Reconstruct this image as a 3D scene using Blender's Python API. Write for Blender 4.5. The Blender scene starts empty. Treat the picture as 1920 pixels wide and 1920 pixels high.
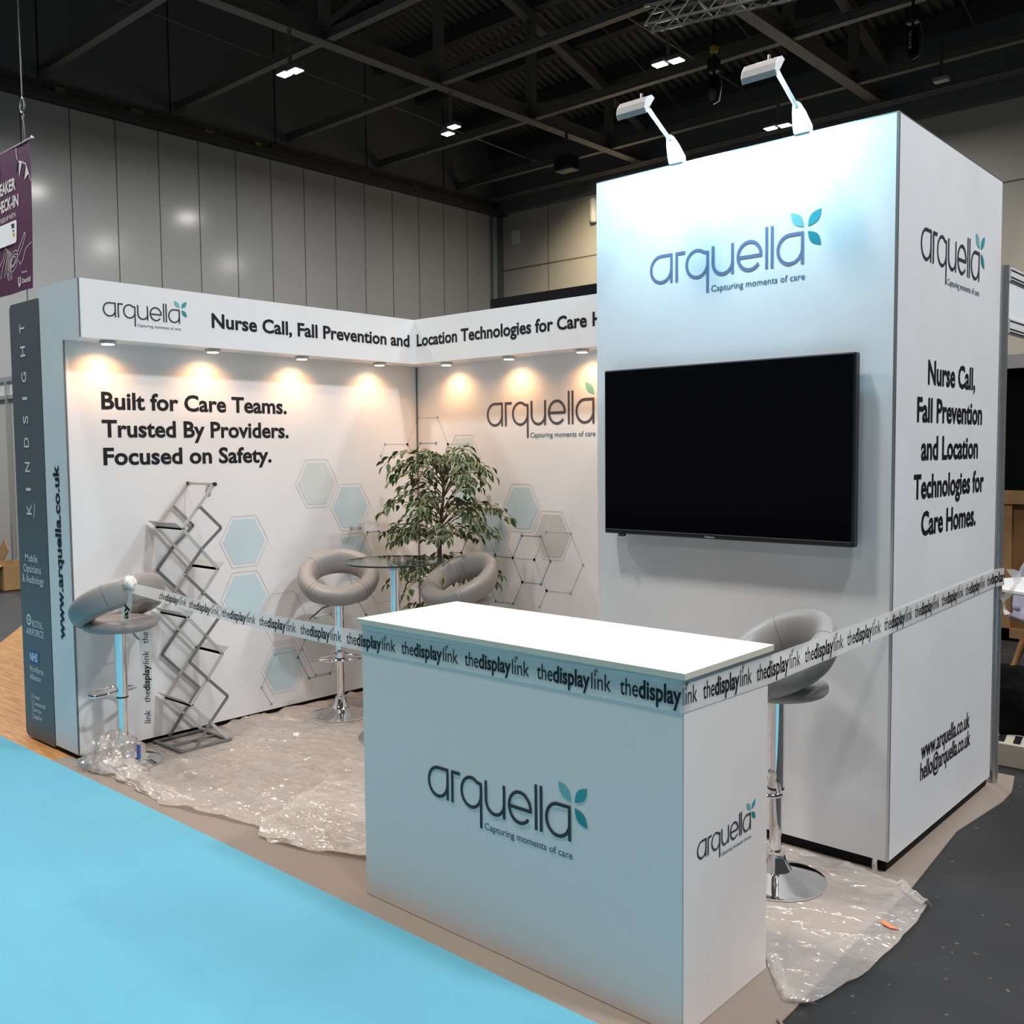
import bpy, bmesh, math, random
from mathutils import Vector, Matrix, noise
random.seed(7)
S = bpy.context.scene
COL = S.collection
PI = math.pi

# ------------------------------------------------------------------ camera
cd = bpy.data.cameras.new('camera'); cam = bpy.data.objects.new('camera', cd); COL.objects.link(cam)
cd.sensor_width = 36.0; cd.lens = 36.0 * 1816.53 / 1920.0; cd.clip_end = 200
_y, _p, _r = -0.7320, -0.0625, -0.0091
fw = Vector((math.sin(_y)*math.cos(_p), math.cos(_y)*math.cos(_p), math.sin(_p)))
rt = fw.cross(Vector((0, 0, 1))).normalized(); up = rt.cross(fw)
r2 = math.cos(_r)*rt + math.sin(_r)*up; u2 = -math.sin(_r)*rt + math.cos(_r)*up
M = Matrix.Identity(4)
for i in range(3):
    M[i][0] = r2[i]; M[i][1] = u2[i]; M[i][2] = -fw[i]
M[0][3], M[1][3], M[2][3] = 5.0801, -2.2069, 1.6122
cam.matrix_world = M
S.camera = cam

# ------------------------------------------------------------------ world, exposure
S.view_settings.view_transform = 'Standard'
S.view_settings.look = 'None'
S.view_settings.gamma = 1.0
S.view_settings.use_curve_mapping = False
S.view_settings.exposure = 0.0
W = bpy.data.worlds.new('hall_ambient'); S.world = W; W.use_nodes = True
W.node_tree.nodes['Background'].inputs[0].default_value = (0.93, 0.96, 1.0, 1)
W.node_tree.nodes['Background'].inputs[1].default_value = 0.05

def lamp(kind, loc, power, color, size=0.5, target=None, size_y=None, spot=None, blend=0.5, parent=None):
    l = bpy.data.lights.new('light', kind); l.energy = power; l.color = color
    if kind == 'AREA':
        l.size = size
        if size_y: l.shape = 'RECTANGLE'; l.size_y = size_y
    else:
        l.shadow_soft_size = size
    if kind == 'SPOT':
        l.spot_size = spot; l.spot_blend = blend
    o = bpy.data.objects.new('light', l); COL.objects.link(o)
    d = (Vector(target) - Vector(loc)) if target else Vector((0, 0, -1))
    o.rotation_euler = d.to_track_quat('-Z', 'Y').to_euler()
    o.location = Vector(loc)
    return o

HALL_W = (1.0, 0.972, 0.93)
# high-bay lamps of the hall over the aisles (the visible fittings get their own in their builder)
for (x, y, e) in [(1.0, -1.3, 410), (-4.5, -1.4, 350), (6.5, -1.3, 240), (-10, -1.6, 280), (2.5, 4.2, 100), (5.5, 12, 170), (-1.5, 9.5, 150), (3.0, -9.0, 150)]:
    lamp('AREA', (x, y, 9.15), e, HALL_W, 0.7)
for (x, y, e) in [(9.0, 1.2, 690), (8.5, 6.0, 470)]:
    lamp('AREA', (x, y, 9.15), e, (0.955, 0.975, 1.0), 0.7)
for (x, y, e) in [(-13.2, 4.6, 230), (-13.4, 2.2, 200), (-13.0, -2.5, 200), (-12.6, 7.6, 120)]:
    lamp('AREA', (x, y, 8.95), e, (0.95, 0.98, 1.0), 0.3)

# ------------------------------------------------------------------ materials
MAT = {}
def mat(name, color, rough=0.5, metal=0.0, spec=0.5, emit=None, es=0.0, var=None, bump=None, trans=0.0):
    """principled material; var=(scale, amount) mottles the colour, bump=(scale, strength)"""
    if name in MAT: return MAT[name]
    m = bpy.data.materials.new(name); m.use_nodes = True
    nt = m.node_tree; b = nt.nodes['Principled BSDF']
    c = tuple(color) + (1,)
    b.inputs['Base Color'].default_value = c
    b.inputs['Roughness'].default_value = rough
    b.inputs['Metallic'].default_value = metal
    b.inputs['Specular IOR Level'].default_value = spec
    if emit:
        b.inputs['Emission Color'].default_value = tuple(emit) + (1,)
        b.inputs['Emission Strength'].default_value = es
    if var or bump:
        tc = nt.nodes.new('ShaderNodeTexCoord')
    if var:
        n = nt.nodes.new('ShaderNodeTexNoise'); n.inputs['Scale'].default_value = var[0]; n.inputs['Detail'].default_value = 4
        r = nt.nodes.new('ShaderNodeValToRGB')
        r.color_ramp.elements[0].position = 0.3; r.color_ramp.elements[1].position = 0.7
        r.color_ramp.elements[0].color = tuple(x*(1-var[1]) for x in color) + (1,)
        r.color_ramp.elements[1].color = tuple(min(1, x*(1+var[1])) for x in color) + (1,)
        nt.links.new(tc.outputs['Object'], n.inputs['Vector']); nt.links.new(n.outputs['Fac'], r.inputs['Fac'])
        nt.links.new(r.outputs['Color'], b.inputs['Base Color'])
    if bump:
        n2 = nt.nodes.new('ShaderNodeTexNoise'); n2.inputs['Scale'].default_value = bump[0]; n2.inputs['Detail'].default_value = 3
        bp = nt.nodes.new('ShaderNodeBump'); bp.inputs['Strength'].default_value = bump[1]; bp.inputs['Distance'].default_value = 0.01
        nt.links.new(tc.outputs['Object'], n2.inputs['Vector']); nt.links.new(n2.outputs['Fac'], bp.inputs['Height'])
        nt.links.new(bp.outputs['Normal'], b.inputs['Normal'])
    MAT[name] = m
    return m

def clear_mat(name, tint, transparent, rough, diffuse, translucent=0.0, gloss=0.3, bump=False):
    """thin clear film: transparent + diffuse/translucent white + fresnel gloss"""
    if name in MAT: return MAT[name]
    m = bpy.data.materials.new(name); m.use_nodes = True
    nt = m.node_tree; N = nt.nodes; L = nt.links
    N.remove(N['Principled BSDF'])
    out = N['Material Output']
    tr = N.new('ShaderNodeBsdfTransparent'); tr.inputs[0].default_value = (0.97, 0.97, 0.97, 1)
    df = N.new('ShaderNodeBsdfDiffuse'); df.inputs[0].default_value = tuple(diffuse) + (1,)
    tl = N.new('ShaderNodeBsdfTranslucent'); tl.inputs[0].default_value = tuple(diffuse) + (1,)
    mx0 = N.new('ShaderNodeMixShader'); mx0.inputs[0].default_value = translucent
    L.new(df.outputs[0], mx0.inputs[1]); L.new(tl.outputs[0], mx0.inputs[2])
    mx1 = N.new('ShaderNodeMixShader'); mx1.inputs[0].default_value = transparent
    L.new(mx0.outputs[0], mx1.inputs[1]); L.new(tr.outputs[0], mx1.inputs[2])
    gl = N.new('ShaderNodeBsdfGlossy'); gl.inputs['Roughness'].default_value = rough; gl.inputs[0].default_value = tuple(tint) + (1,)
    if bump:      # fine crinkles, stretched along the pull of the film
        tc = N.new('ShaderNodeTexCoord'); mp = N.new('ShaderNodeMapping'); mp.inputs['Scale'].default_value = (3, 9, 6); mp.inputs['Rotation'].default_value = (0, 0, -.4)
        nz = N.new('ShaderNodeTexNoise'); nz.inputs['Scale'].default_value = 1.6; nz.inputs['Detail'].default_value = 3; nz.inputs['Distortion'].default_value = 1.0
        rp_ = N.new('ShaderNodeValToRGB'); rp_.color_ramp.elements[0].position = .42; rp_.color_ramp.elements[1].position = .66
        bp = N.new('ShaderNodeBump'); bp.inputs['Strength'].default_value = .8; bp.inputs['Distance'].default_value = .02
        L.new(tc.outputs['Object'], mp.inputs[0]); L.new(mp.outputs[0], nz.inputs['Vector']); L.new(nz.outputs['Fac'], rp_.inputs['Fac']); L.new(rp_.outputs['Color'], bp.inputs['Height'])
        L.new(bp.outputs['Normal'], gl.inputs['Normal'])
    fr = N.new('ShaderNodeLayerWeight'); fr.inputs[0].default_value = 0.5
    pw = N.new('ShaderNodeMath'); pw.operation = 'POWER'; pw.inputs[1].default_value = 4.0
    mu = N.new('ShaderNodeMath'); mu.operation = 'MULTIPLY_ADD'; mu.inputs[1].default_value = 0.5; mu.inputs[2].default_value = gloss
    L.new(fr.outputs['Facing'], pw.inputs[0]); L.new(pw.outputs[0], mu.inputs[0])
    mx2 = N.new('ShaderNodeMixShader')
    L.new(mu.outputs[0], mx2.inputs[0]); L.new(mx1.outputs[0], mx2.inputs[1]); L.new(gl.outputs[0], mx2.inputs[2])
    L.new(mx2.outputs[0], out.inputs[0])
    MAT[name] = m
    return m

white_print = mat('white_print', (0.76, 0.75, 0.755), 0.55, var=(1.6, 0.035))
tower_print = mat('tower_print', (0.74, 0.74, 0.755), 0.5, var=(2.2, 0.05))
counter_print = mat('counter_print', (0.765, 0.695, 0.665), 0.45)
counter_top_m = mat('counter_top_laminate', (0.80, 0.79, 0.75), 0.35, bump=(60, 0.03))
edge_m = mat('laminate_edge', (0.62, 0.57, 0.46), 0.4)
alu = mat('aluminium', (0.58, 0.58, 0.58), 0.27, 0.85)
alu_light = mat('silver_paint', (0.52, 0.51, 0.49), 0.35, 0.35)
alu_dark = mat('grey_anodised', (0.20, 0.205, 0.21), 0.38, 0.5)
chrome = mat('chrome', (0.86, 0.86, 0.87), 0.06, 1.0)
black_plinth = mat('black_plinth', (0.006, 0.0055, 0.007), 0.6, spec=0.12)
black_gloss = mat('black_gloss', (0.002, 0.002, 0.003), 0.06, spec=0.35)
black_plastic = mat('black_plastic', (0.01, 0.01, 0.011), 0.35)
ink = mat('charcoal_ink', (0.010, 0.010, 0.013), 0.5, spec=0.25)
logo_ink = mat('slate_ink', (0.035, 0.039, 0.052), 0.5, spec=0.25)
logo_blue = mat('slate_blue_ink', (0.13, 0.17, 0.30), 0.5)
teal_a = mat('pale_teal_ink', (0.16, 0.43, 0.43), 0.5)
teal_b = mat('teal_ink', (0.03, 0.30, 0.34), 0.5)
teal_c = mat('deep_teal_ink', (0.01, 0.24, 0.29), 0.5)
tag_ink = mat('dark_teal_ink', (0.02, 0.12, 0.17), 0.5)
hex_blue = mat('pale_blue_ink', (0.52, 0.64, 0.68), 0.55, var=(5, 0.05))
hex_grey = mat('pale_sage_ink', (0.60, 0.64, 0.63), 0.55, var=(5, 0.04))
hex_taupe = mat('pale_taupe_ink', (0.56, 0.55, 0.53), 0.55, var=(5, 0.04))
line_grey = mat('hairline_grey_ink', (0.48, 0.46, 0.45), 0.6)
line_teal = mat('hairline_teal_ink', (0.10, 0.20, 0.25), 0.6)
line_pale = mat('hairline_pale_ink', (0.33, 0.38, 0.39), 0.6)
node_teal = mat('node_teal_ink', (0.04, 0.22, 0.28), 0.6)
node_pale = mat('node_pale_ink', (0.26, 0.40, 0.42), 0.6)
white_ink = mat('white_ink', (0.75, 0.76, 0.77), 0.5)
grey_ink = mat('grey_ink', (0.45, 0.47, 0.49), 0.5)
leather = mat('taupe_leatherette', (0.27, 0.25, 0.24), 0.42, bump=(220, 0.06))
seam_m = mat('seam_thread', (0.15, 0.14, 0.135), 0.6)
sign_slate = mat('slate_laminate', (0.105, 0.108, 0.118), 0.45)
nhs_blue = mat('blue_ink', (0.02, 0.10, 0.35), 0.5)
carpet_m = mat('cyan_carpet', (0.155, 0.455, 0.60), 0.95, spec=0.1, var=(0.9, 0.05), bump=(700, 0.5))
vinyl_m = mat('beige_vinyl', (0.265, 0.212, 0.175), 0.5, var=(1.2, 0.05))
hall_panel = mat('hall_wall_panel', (0.43, 0.435, 0.435), 0.15, spec=0.16, var=(0.25, 0.05))
hall_back = mat('hall_wall_paint', (0.50, 0.475, 0.42), 0.6, var=(0.2, 0.05))
hall_dark = mat('hall_dark_cladding', (0.14, 0.14, 0.145), 0.6)
seam_dark = mat('panel_joint', (0.06, 0.06, 0.06), 0.6)
steel_dark = mat('dark_painted_steel', (0.055, 0.052, 0.048), 0.5)
steel_lit = mat('lit_grey_steel', (0.13, 0.12, 0.105), 0.5)  # paler steel for the slightly lit beams, their light put into the colour
deck_m = mat('roof_decking', (0.125, 0.118, 0.10), 0.5)
truss_alu = mat('rigging_aluminium', (0.32, 0.31, 0.29), 0.4, 0.6)
lamp_glow = mat('lamp_lens', (1, 1, 1), 0.4, emit=(1.0, 0.93, 0.82), es=22.0)
spot_glow = mat('downlight_lens', (1, 1, 1), 0.4, emit=(1.0, 0.88, 0.70), es=14.0)
arm_glow = mat('arm_light_lens', (1, 1, 1), 0.4, emit=(0.80, 0.93, 1.0), es=8.0)
lamp_white = mat('white_lamp_enamel', (0.78, 0.80, 0.80), 0.3)
lamp_grey = mat('grey_lamp_housing', (0.36, 0.34, 0.33), 0.4)
white_plastic = mat('white_plastic', (0.72, 0.72, 0.72), 0.4)
fascia_white = mat('white_fascia', (0.84, 0.87, 0.90), 0.4)
purple_fabric = mat('purple_banner_fabric', (0.058, 0.005, 0.042), 0.7, var=(2, 0.08))
cream_ink = mat('cream_ink', (0.60, 0.58, 0.56), 0.6)
red_ink = mat('dark_red_ink', (0.35, 0.02, 0.04), 0.6)
gold_ink = mat('gold_ink', (0.50, 0.28, 0.06), 0.6)
cardboard = mat('cardboard', (0.42, 0.25, 0.11), 0.8, var=(6, 0.08))
wood_crate = mat('plywood', (0.17, 0.075, 0.022), 0.6, var=(3, 0.2))
wood_pale = mat('pine_batten', (0.30, 0.17, 0.07), 0.6, var=(8, 0.15))
wood_leg = mat('beech_leg', (0.33, 0.16, 0.06), 0.45, var=(12, 0.12))
black_cloth = mat('black_cloth', (0.003, 0.003, 0.0035), 0.95, spec=0.1, bump=(30, 0.4))
curtain_grey = mat('white_drape', (0.50, 0.47, 0.44), 0.8)
lilac_plastic = mat('lilac_grey_plastic', (0.30, 0.29, 0.36), 0.4)
bark = mat('bark', (0.10, 0.062, 0.04), 0.8, var=(20, 0.3))
leaf_green = mat('leaf_green', (0.022, 0.060, 0.012), 0.45, var=(9, 0.35))
leaf_cream = mat('leaf_cream_margin', (0.36, 0.37, 0.20), 0.5)
orange_m = mat('orange_scrap', (0.75, 0.23, 0.10), 0.5)
blue_clip = mat('blue_tape', (0.03, 0.11, 0.40), 0.4)
knot_m = mat('crumpled_tape', (0.74, 0.71, 0.67), 0.35, bump=(90, 0.9))
tape_film = clear_mat('tape_film', (1, 1, 1), 0.33, 0.25, (0.90, 0.89, 0.87), 0.35, 0.02)
sheet_film = clear_mat('polythene', (1, 0.95, 0.90), 0.60, 0.13, (0.86, 0.77, 0.71), 0.2, 0.14, bump=True)  # warm pinkish tint puts the downlights' highlights into the film colour
acrylic = clear_mat('clear_acrylic', (1, 1, 1), 0.88, 0.05, (0.5, 0.5, 0.5), 0.2, 0.0)
glass_m = clear_mat('smoked_glass', (0.9, 1, 0.97), 0.85, 0.02, (0.02, 0.03, 0.03), 0.0, 0.03)
glass_edge = mat('glass_edge', (0.015, 0.03, 0.03), 0.1)

def floor_material():
    m = bpy.data.materials.new('black_concrete'); m.use_nodes = True
    nt = m.node_tree; N = nt.nodes; L = nt.links; b = N['Principled BSDF']
    tc = N.new('ShaderNodeTexCoord')
    n1 = N.new('ShaderNodeTexNoise'); n1.inputs['Scale'].default_value = 1.6; n1.inputs['Detail'].default_value = 8
    r1 = N.new('ShaderNodeValToRGB'); r1.color_ramp.elements[0].position = 0.3; r1.color_ramp.elements[1].position = 0.75
    r1.color_ramp.elements[0].color = (0.012, 0.012, 0.0135, 1); r1.color_ramp.elements[1].color = (0.025, 0.0245, 0.0255, 1)
    n2 = N.new('ShaderNodeTexNoise'); n2.inputs['Scale'].default_value = 24; n2.inputs['Detail'].default_value = 5
    r2_ = N.new('ShaderNodeValToRGB'); r2_.color_ramp.elements[0].position = 0.685; r2_.color_ramp.elements[1].position = 0.72
    r2_.color_ramp.elements[0].color = (0, 0, 0, 1); r2_.color_ramp.elements[1].color = (0.45, 0.45, 0.45, 1)
    mx = N.new('ShaderNodeMixRGB'); mx.inputs[2].default_value = (0.25, 0.23, 0.21, 1)
    L.new(tc.outputs['Object'], n1.inputs['Vector']); L.new(tc.outputs['Object'], n2.inputs['Vector'])
    L.new(n1.outputs['Fac'], r1.inputs['Fac']); L.new(n2.outputs['Fac'], r2_.inputs['Fac'])
    L.new(r1.outputs['Color'], mx.inputs[1]); L.new(r2_.outputs['Color'], mx.inputs[0]); L.new(mx.outputs[0], b.inputs['Base Color'])
    b.inputs['Roughness'].default_value = 0.55
    return m
concrete = floor_material()

def laminate_material():
    m = bpy.data.materials.new('orange_laminate'); m.use_nodes = True
    nt = m.node_tree; N = nt.nodes; L = nt.links; b = N['Principled BSDF']
    tc = N.new('ShaderNodeTexCoord'); mp = N.new('ShaderNodeMapping'); mp.inputs['Scale'].default_value = (1.2, 14, 1)
    n1 = N.new('ShaderNodeTexNoise'); n1.inputs['Scale'].default_value = 2.5; n1.inputs['Detail'].default_value = 6; n1.inputs['Distortion'].default_value = 1.2
    r1 = N.new('ShaderNodeValToRGB'); r1.color_ramp.elements[0].position = 0.35; r1.color_ramp.elements[1].position = 0.7
    r1.color_ramp.elements[0].color = (0.42, 0.18, 0.055, 1); r1.color_ramp.elements[1].color = (0.66, 0.36, 0.14, 1)
    L.new(tc.outputs['Object'], mp.inputs[0]); L.new(mp.outputs[0], n1.inputs['Vector']); L.new(n1.outputs['Fac'], r1.inputs['Fac'])
    L.new(r1.outputs['Color'], b.inputs['Base Color']); b.inputs['Roughness'].default_value = 0.3
    return m
laminate = laminate_material()

# ------------------------------------------------------------------ mesh helpers
class MB:
    def __init__(s): s.v = []; s.f = []; s.m = []
    def add(s, vs, fs, mi=0):
        o = len(s.v); s.v += [Vector(v) for v in vs]
        s.f += [tuple(i + o for i in f) for f in fs]; s.m += [mi]*len(fs); return s
    def box(s, x0, y0, z0, x1, y1, z1, mi=0):
        return s.add([(x0,y0,z0),(x1,y0,z0),(x1,y1,z0),(x0,y1,z0),(x0,y0,z1),(x1,y0,z1),(x1,y1,z1),(x0,y1,z1)],
                     [(0,3,2,1),(4,5,6,7),(0,1,5,4),(1,2,6,5),(2,3,7,6),(3,0,4,7)], mi)
    def bar(s, p, q, w, h, upv=(0,0,1), mi=0):
        p = Vector(p); q = Vector(q); d = (q-p).normalized(); u = Vector(upv)
        if abs(d.dot(u)) > 0.98: u = Vector((1,0,0))
        a = d.cross(u).normalized()*(w/2); b = a.cross(d).normalized()*(h/2)
        return s.add([p-a-b,p+a-b,p+a+b,p-a+b,q-a-b,q+a-b,q+a+b,q-a+b],
                     [(0,3,2,1),(4,5,6,7),(0,1,5,4),(1,2,6,5),(2,3,7,6),(3,0,4,7)], mi)
    def tube(s, pts, r, n=10, closed=False, mi=0):
        pts = [Vector(p) for p in pts]; k = len(pts); rings = []
        rs = r if isinstance(r, (list, tuple)) else [r]*k
        prev = None
        for i, p in enumerate(pts):
            if closed: t = pts[(i+1) % k] - pts[i-1]
            else: t = pts[min(i+1, k-1)] - pts[max(i-1, 0)]
            t.normalize()
            if prev is None:
                a = t.cross(Vector((0,0,1)));
                if a.length < 0.05: a = t.cross(Vector((1,0,0)))
            else: a = prev - t*prev.dot(t)
            a.normalize(); prev = a; b = t.cross(a)
            rings.append([p + (a*math.cos(2*PI*j/n) + b*math.sin(2*PI*j/n))*rs[i] for j in range(n)])
        vs = [v for rg in rings for v in rg]; fs = []
        for i in range(k if closed else k-1):
            i2 = (i+1) % k
            for j in range(n): fs.append((i*n+j, i*n+(j+1) % n, i2*n+(j+1) % n, i2*n+j))
        if not closed: fs += [tuple(range(n))[::-1], tuple(range((k-1)*n, k*n))]
        return s.add(vs, fs, mi)
    def lathe(s, prof, n=40, c=(0,0,0), mi=0):
        c = Vector(c); k = len(prof); vs = []; fs = []
        for (r, z) in prof:
            for j in range(n): vs.append(c + Vector((r*math.cos(2*PI*j/n), r*math.sin(2*PI*j/n), z)))
        for i in range(k-1):
            for j in range(n): fs.append((i*n+j, i*n+(j+1) % n, (i+1)*n+(j+1) % n, (i+1)*n+j))
        fs += [tuple(range(n))[::-1], tuple(range((k-1)*n, k*n))]
        return s.add(vs, fs, mi)
    def prism(s, poly, z0, z1, mi=0):
        n = len(poly)
        vs = [(x, y, z0) for x, y in poly] + [(x, y, z1) for x, y in poly]
        return s.add(vs, [tuple(range(n))[::-1], tuple(range(n, 2*n))] + [(i, (i+1) % n, n+(i+1) % n, n+i) for i in range(n)], mi)
    def build(s, name, mats, parent=None, bevel=0.0, smooth=False, label=None, local=False, seg=2):
        me = bpy.data.meshes.new(name)
        off = Vector((0, 0, 0))
        if parent is not None and not local:
            q = parent
            while q is not None: off += q.location; q = q.parent
        me.from_pydata([tuple(v - off) for v in s.v], [], s.f)
        for m in (mats if isinstance(mats, (list, tuple)) else [mats]): me.materials.append(m)
        for p, mi in zip(me.polygons, s.m): p.material_index = mi
        bm = bmesh.new(); bm.from_mesh(me)
        bmesh.ops.recalc_face_normals(bm, faces=bm.faces) if not getattr(s, 'keep', False) else None
        if bevel:
            es = [e for e in bm.edges if len(e.link_faces) == 2 and e.calc_face_angle(0) > 0.7]
            bmesh.ops.bevel(bm, geom=es, offset=bevel, segments=seg, affect='EDGES', profile=0.5)
        bm.to_mesh(me); bm.free()
        if smooth:
            for p in me.polygons: p.use_smooth = True
            if smooth != 'all': me.set_sharp_from_angle(angle=0.6)
        o = bpy.data.objects.new(name, me); COL.objects.link(o)
        if parent is not None: o.parent = parent
        if label: o['label'] = label
        return o

def tag(o, label, cat, group=None, kind=None):
    if label: o['label'] = label; o['category'] = cat
    if group: o['group'] = group
    if kind: o['kind'] = kind
    return o
def thing(name, loc, label, cat, group=None, rz=0.0):
    o = bpy.data.objects.new(name, None); o.empty_display_size = 0.1; COL.objects.link(o)
    o.location = loc; o.rotation_euler = (0, 0, rz)
    return tag(o, label, cat, group)
def struct(o):
    o['kind'] = 'structure'; return o
def copy_tree(o, parent=None):
    c = o.copy(); COL.objects.link(c)
    if parent is not None: c.parent = parent
    for ch in [x for x in COL.objects if x.parent == o]: copy_tree(ch, c)
    return c

# ------------------------------------------------------------------ print helpers (flat graphics on flat panels)
def plane(ax, c, eps=0.0015):
    """returns f(u, v, lift) -> world point on the printed face; ax 'X' faces +X with u = Y, ax 'Y' faces -Y with u = X"""
    if ax == 'X': return lambda u, v, l=0.0: Vector((c + eps + l, u, v))
    return lambda u, v, l=0.0: Vector((u, c - eps - l, v))
_txt = {}
def text_mesh(s, bold=0.0, res=3, shear=0.0):
    key = (s, bold, res, shear)
    if key not in _txt:
        cu = bpy.data.curves.new('txt', 'FONT'); cu.body = s; cu.offset = bold; cu.resolution_u = res; cu.shear = shear
        ob = bpy.data.objects.new('txt', cu); COL.objects.link(ob)
        bpy.context.view_layer.update()
        me = bpy.data.meshes.new_from_object(ob.evaluated_get(bpy.context.evaluated_depsgraph_get()))
        vs = [(v.co.x, v.co.y) for v in me.vertices]; fs = [tuple(p.vertices) for p in me.polygons]
        bpy.data.objects.remove(ob); bpy.data.meshes.remove(me); bpy.data.curves.remove(cu)
        x0 = min(v[0] for v in vs); x1 = max(v[0] for v in vs)
        _txt[key] = ([((x-x0)/(x1-x0), y) for x, y in vs], fs)
    return _txt[key]
CAP = 0.70                                                            # refined just below from the font itself
_v, _ = text_mesh('H'); CAP = max(y for _, y in _v)
def text_on(mb, fn, s, u0, u1, v, cap, bold=0.012, mi=0, rot=None, lift=0.0, shear=0.0):
    vs, fs = text_mesh(s, bold, shear=shear)
    if rot == 'up': mb.add([fn(v - y/CAP*cap, u0 + x*(u1-u0), lift) for x, y in vs], fs, mi)      # reads upwards: u is height, v the baseline column
    else: mb.add([fn(u0 + x*(u1-u0), v + y/CAP*cap, lift) for x, y in vs], fs, mi)
def ribbon(mb, fn, pts, w, mi=0, closed=False, lift=0.0):
    pts = [Vector(p).to_2d() if len(p) == 2 else Vector(p) for p in pts]; n = len(pts); L = []; R = []
    for i in range(n):
        a = pts[i-1] if (i > 0 or closed) else None; b = pts[(i+1) % n] if (i < n-1 or closed) else None
        d1 = (pts[i]-a).normalized() if a is not None else None; d2 = (b-pts[i]).normalized() if b is not None else None
        if d1 is None: d1 = d2
        if d2 is None: d2 = d1
        n1 = Vector((-d1.y, d1.x)); n2 = Vector((-d2.y, d2.x)); m = n1 + n2
        if m.length < 1e-4: m = n1
        m.normalize(); k = w/2/max(0.35, m.dot(n1))
        L.append(pts[i] + m*k); R.append(pts[i] - m*k)
    vs = [fn(p.x, p.y, lift) for p in L] + [fn(p.x, p.y, lift) for p in R]
    mb.add(vs, [(i, (i+1) % n, n+(i+1) % n, n+i) for i in range(n if closed else n-1)], mi)
def disc(mb, fn, c, r, n=10, mi=0, lift=0.0, ry=None):
    ry = ry or r
    mb.add([fn(c[0]+r*math.cos(2*PI*i/n), c[1]+ry*math.sin(2*PI*i/n), lift) for i in range(n)], [tuple(range(n))], mi)

def arc(cx, cy, rx, ry, a0, a1, n=18):
    return [(cx + rx*math.cos(math.radians(a0+(a1-a0)*i/n)), cy + ry*math.sin(math.radians(a0+(a1-a0)*i/n))) for i in range(n+1)]
XH, SW = 0.175, 0.0175
def logo_strokes():
    h = SW/2; st = []
    def bowl_a(x0, x1):
        rx = (x1-x0)/2 - h; ry = XH/2 - h; cx = (x0+x1)/2; cy = XH/2
        # corner top right, straight stem right; the rest of the bowl is a stroke of its own
        return [[(x1-h, 0.0), (x1-h, XH-h), (cx, XH-h)] + arc(cx, cy, rx, ry, 90, 270)[1:], arc(cx, cy, rx, ry, 269, 358)]
    st += bowl_a(0, .163)
    st.append([(.183+h, 0), (.183+h, XH-h), (.252, XH-h)])
    x0, x1 = .252, .412; cx = (x0+x1)/2; rx = (x1-x0)/2-h; ry = XH/2-h
    st.append([(x1-h, -.088), (x1-h, XH*.88-h)] + arc(cx, XH/2, rx, ry, 52, 271, 20)); st.append(arc(cx, XH/2, rx, ry, 270, 358))
    x0, x1 = .431, .575; cx = (x0+x1)/2; rx = (x1-x0)/2-h
    st.append([(x0+h, XH)] + arc(cx, .075, rx, .075-h, 180, 355)); st.append([(x1-h, 0), (x1-h, XH)])
    x0, x1 = .593, .755; cx = (x0+x1)/2; rx = (x1-x0)/2-h
    st.append([(x0+h*1.2, XH/2-.004), (x1-h*.3, XH/2-.004)]); st.append(arc(cx, XH/2, rx, ry, -3, 322, 28))
    st.append([(.772+h, 0), (.772+h, .231)]); st.append([(.8055+h, 0), (.8055+h, .231)])
    st += bowl_a(.84, 1.002)
    return st
STROKES = logo_strokes()
def leaf_poly(a, b, w):
    a = Vector(a); b = Vector(b); d = b-a; nrm = Vector((-d.y, d.x)); n = 9
    top = [a + d*(i/n) + nrm*w*math.sin(PI*i/n) for i in range(n+1)]; bot = [a + d*(i/n) - nrm*w*math.sin(PI*i/n) for i in range(n, -1, -1)]
    return top + bot[1:-1]
def logo(parent, fn, u0, base, width, word=None, tagm=None, label=None):
    mb = MB(); mb.keep = True
    for k_, st in enumerate(STROKES): ribbon(mb, fn, [(u0+x*width, base+y*width) for x, y in st], SW*width, 0, False, .00035*(k_ % 3))
    for (a, b, mi) in [((.924,.281),(1.002,.197),1), ((1.024,.197),(1.1,.281),2), ((1.024,.171),(1.1,.088),3)]:
        P = leaf_poly((u0+a[0]*width, base+a[1]*width), (u0+b[0]*width, base+b[1]*width), .235)
        mb.add([fn(p.x, p.y) for p in P], [tuple(range(len(P)))], mi)
    text_on(mb, fn, 'Capturing moments of care', u0+.428*width, u0+1.01*width, base-.086*width, .035*width, 0.006, 4)
    mb.build('logo_print', [word or logo_ink, teal_a, teal_b, teal_c, tagm or tag_ink], parent)
def slogan(parent, fn, lines, bold=0.027, m=None, name='slogan_print'):
    for (s, u0, u1, v, cap) in lines:
        mb = MB(); mb.keep = True; text_on(mb, fn, s, u0, u1, v, cap, bold); mb.build(name, m or ink, parent)

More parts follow.
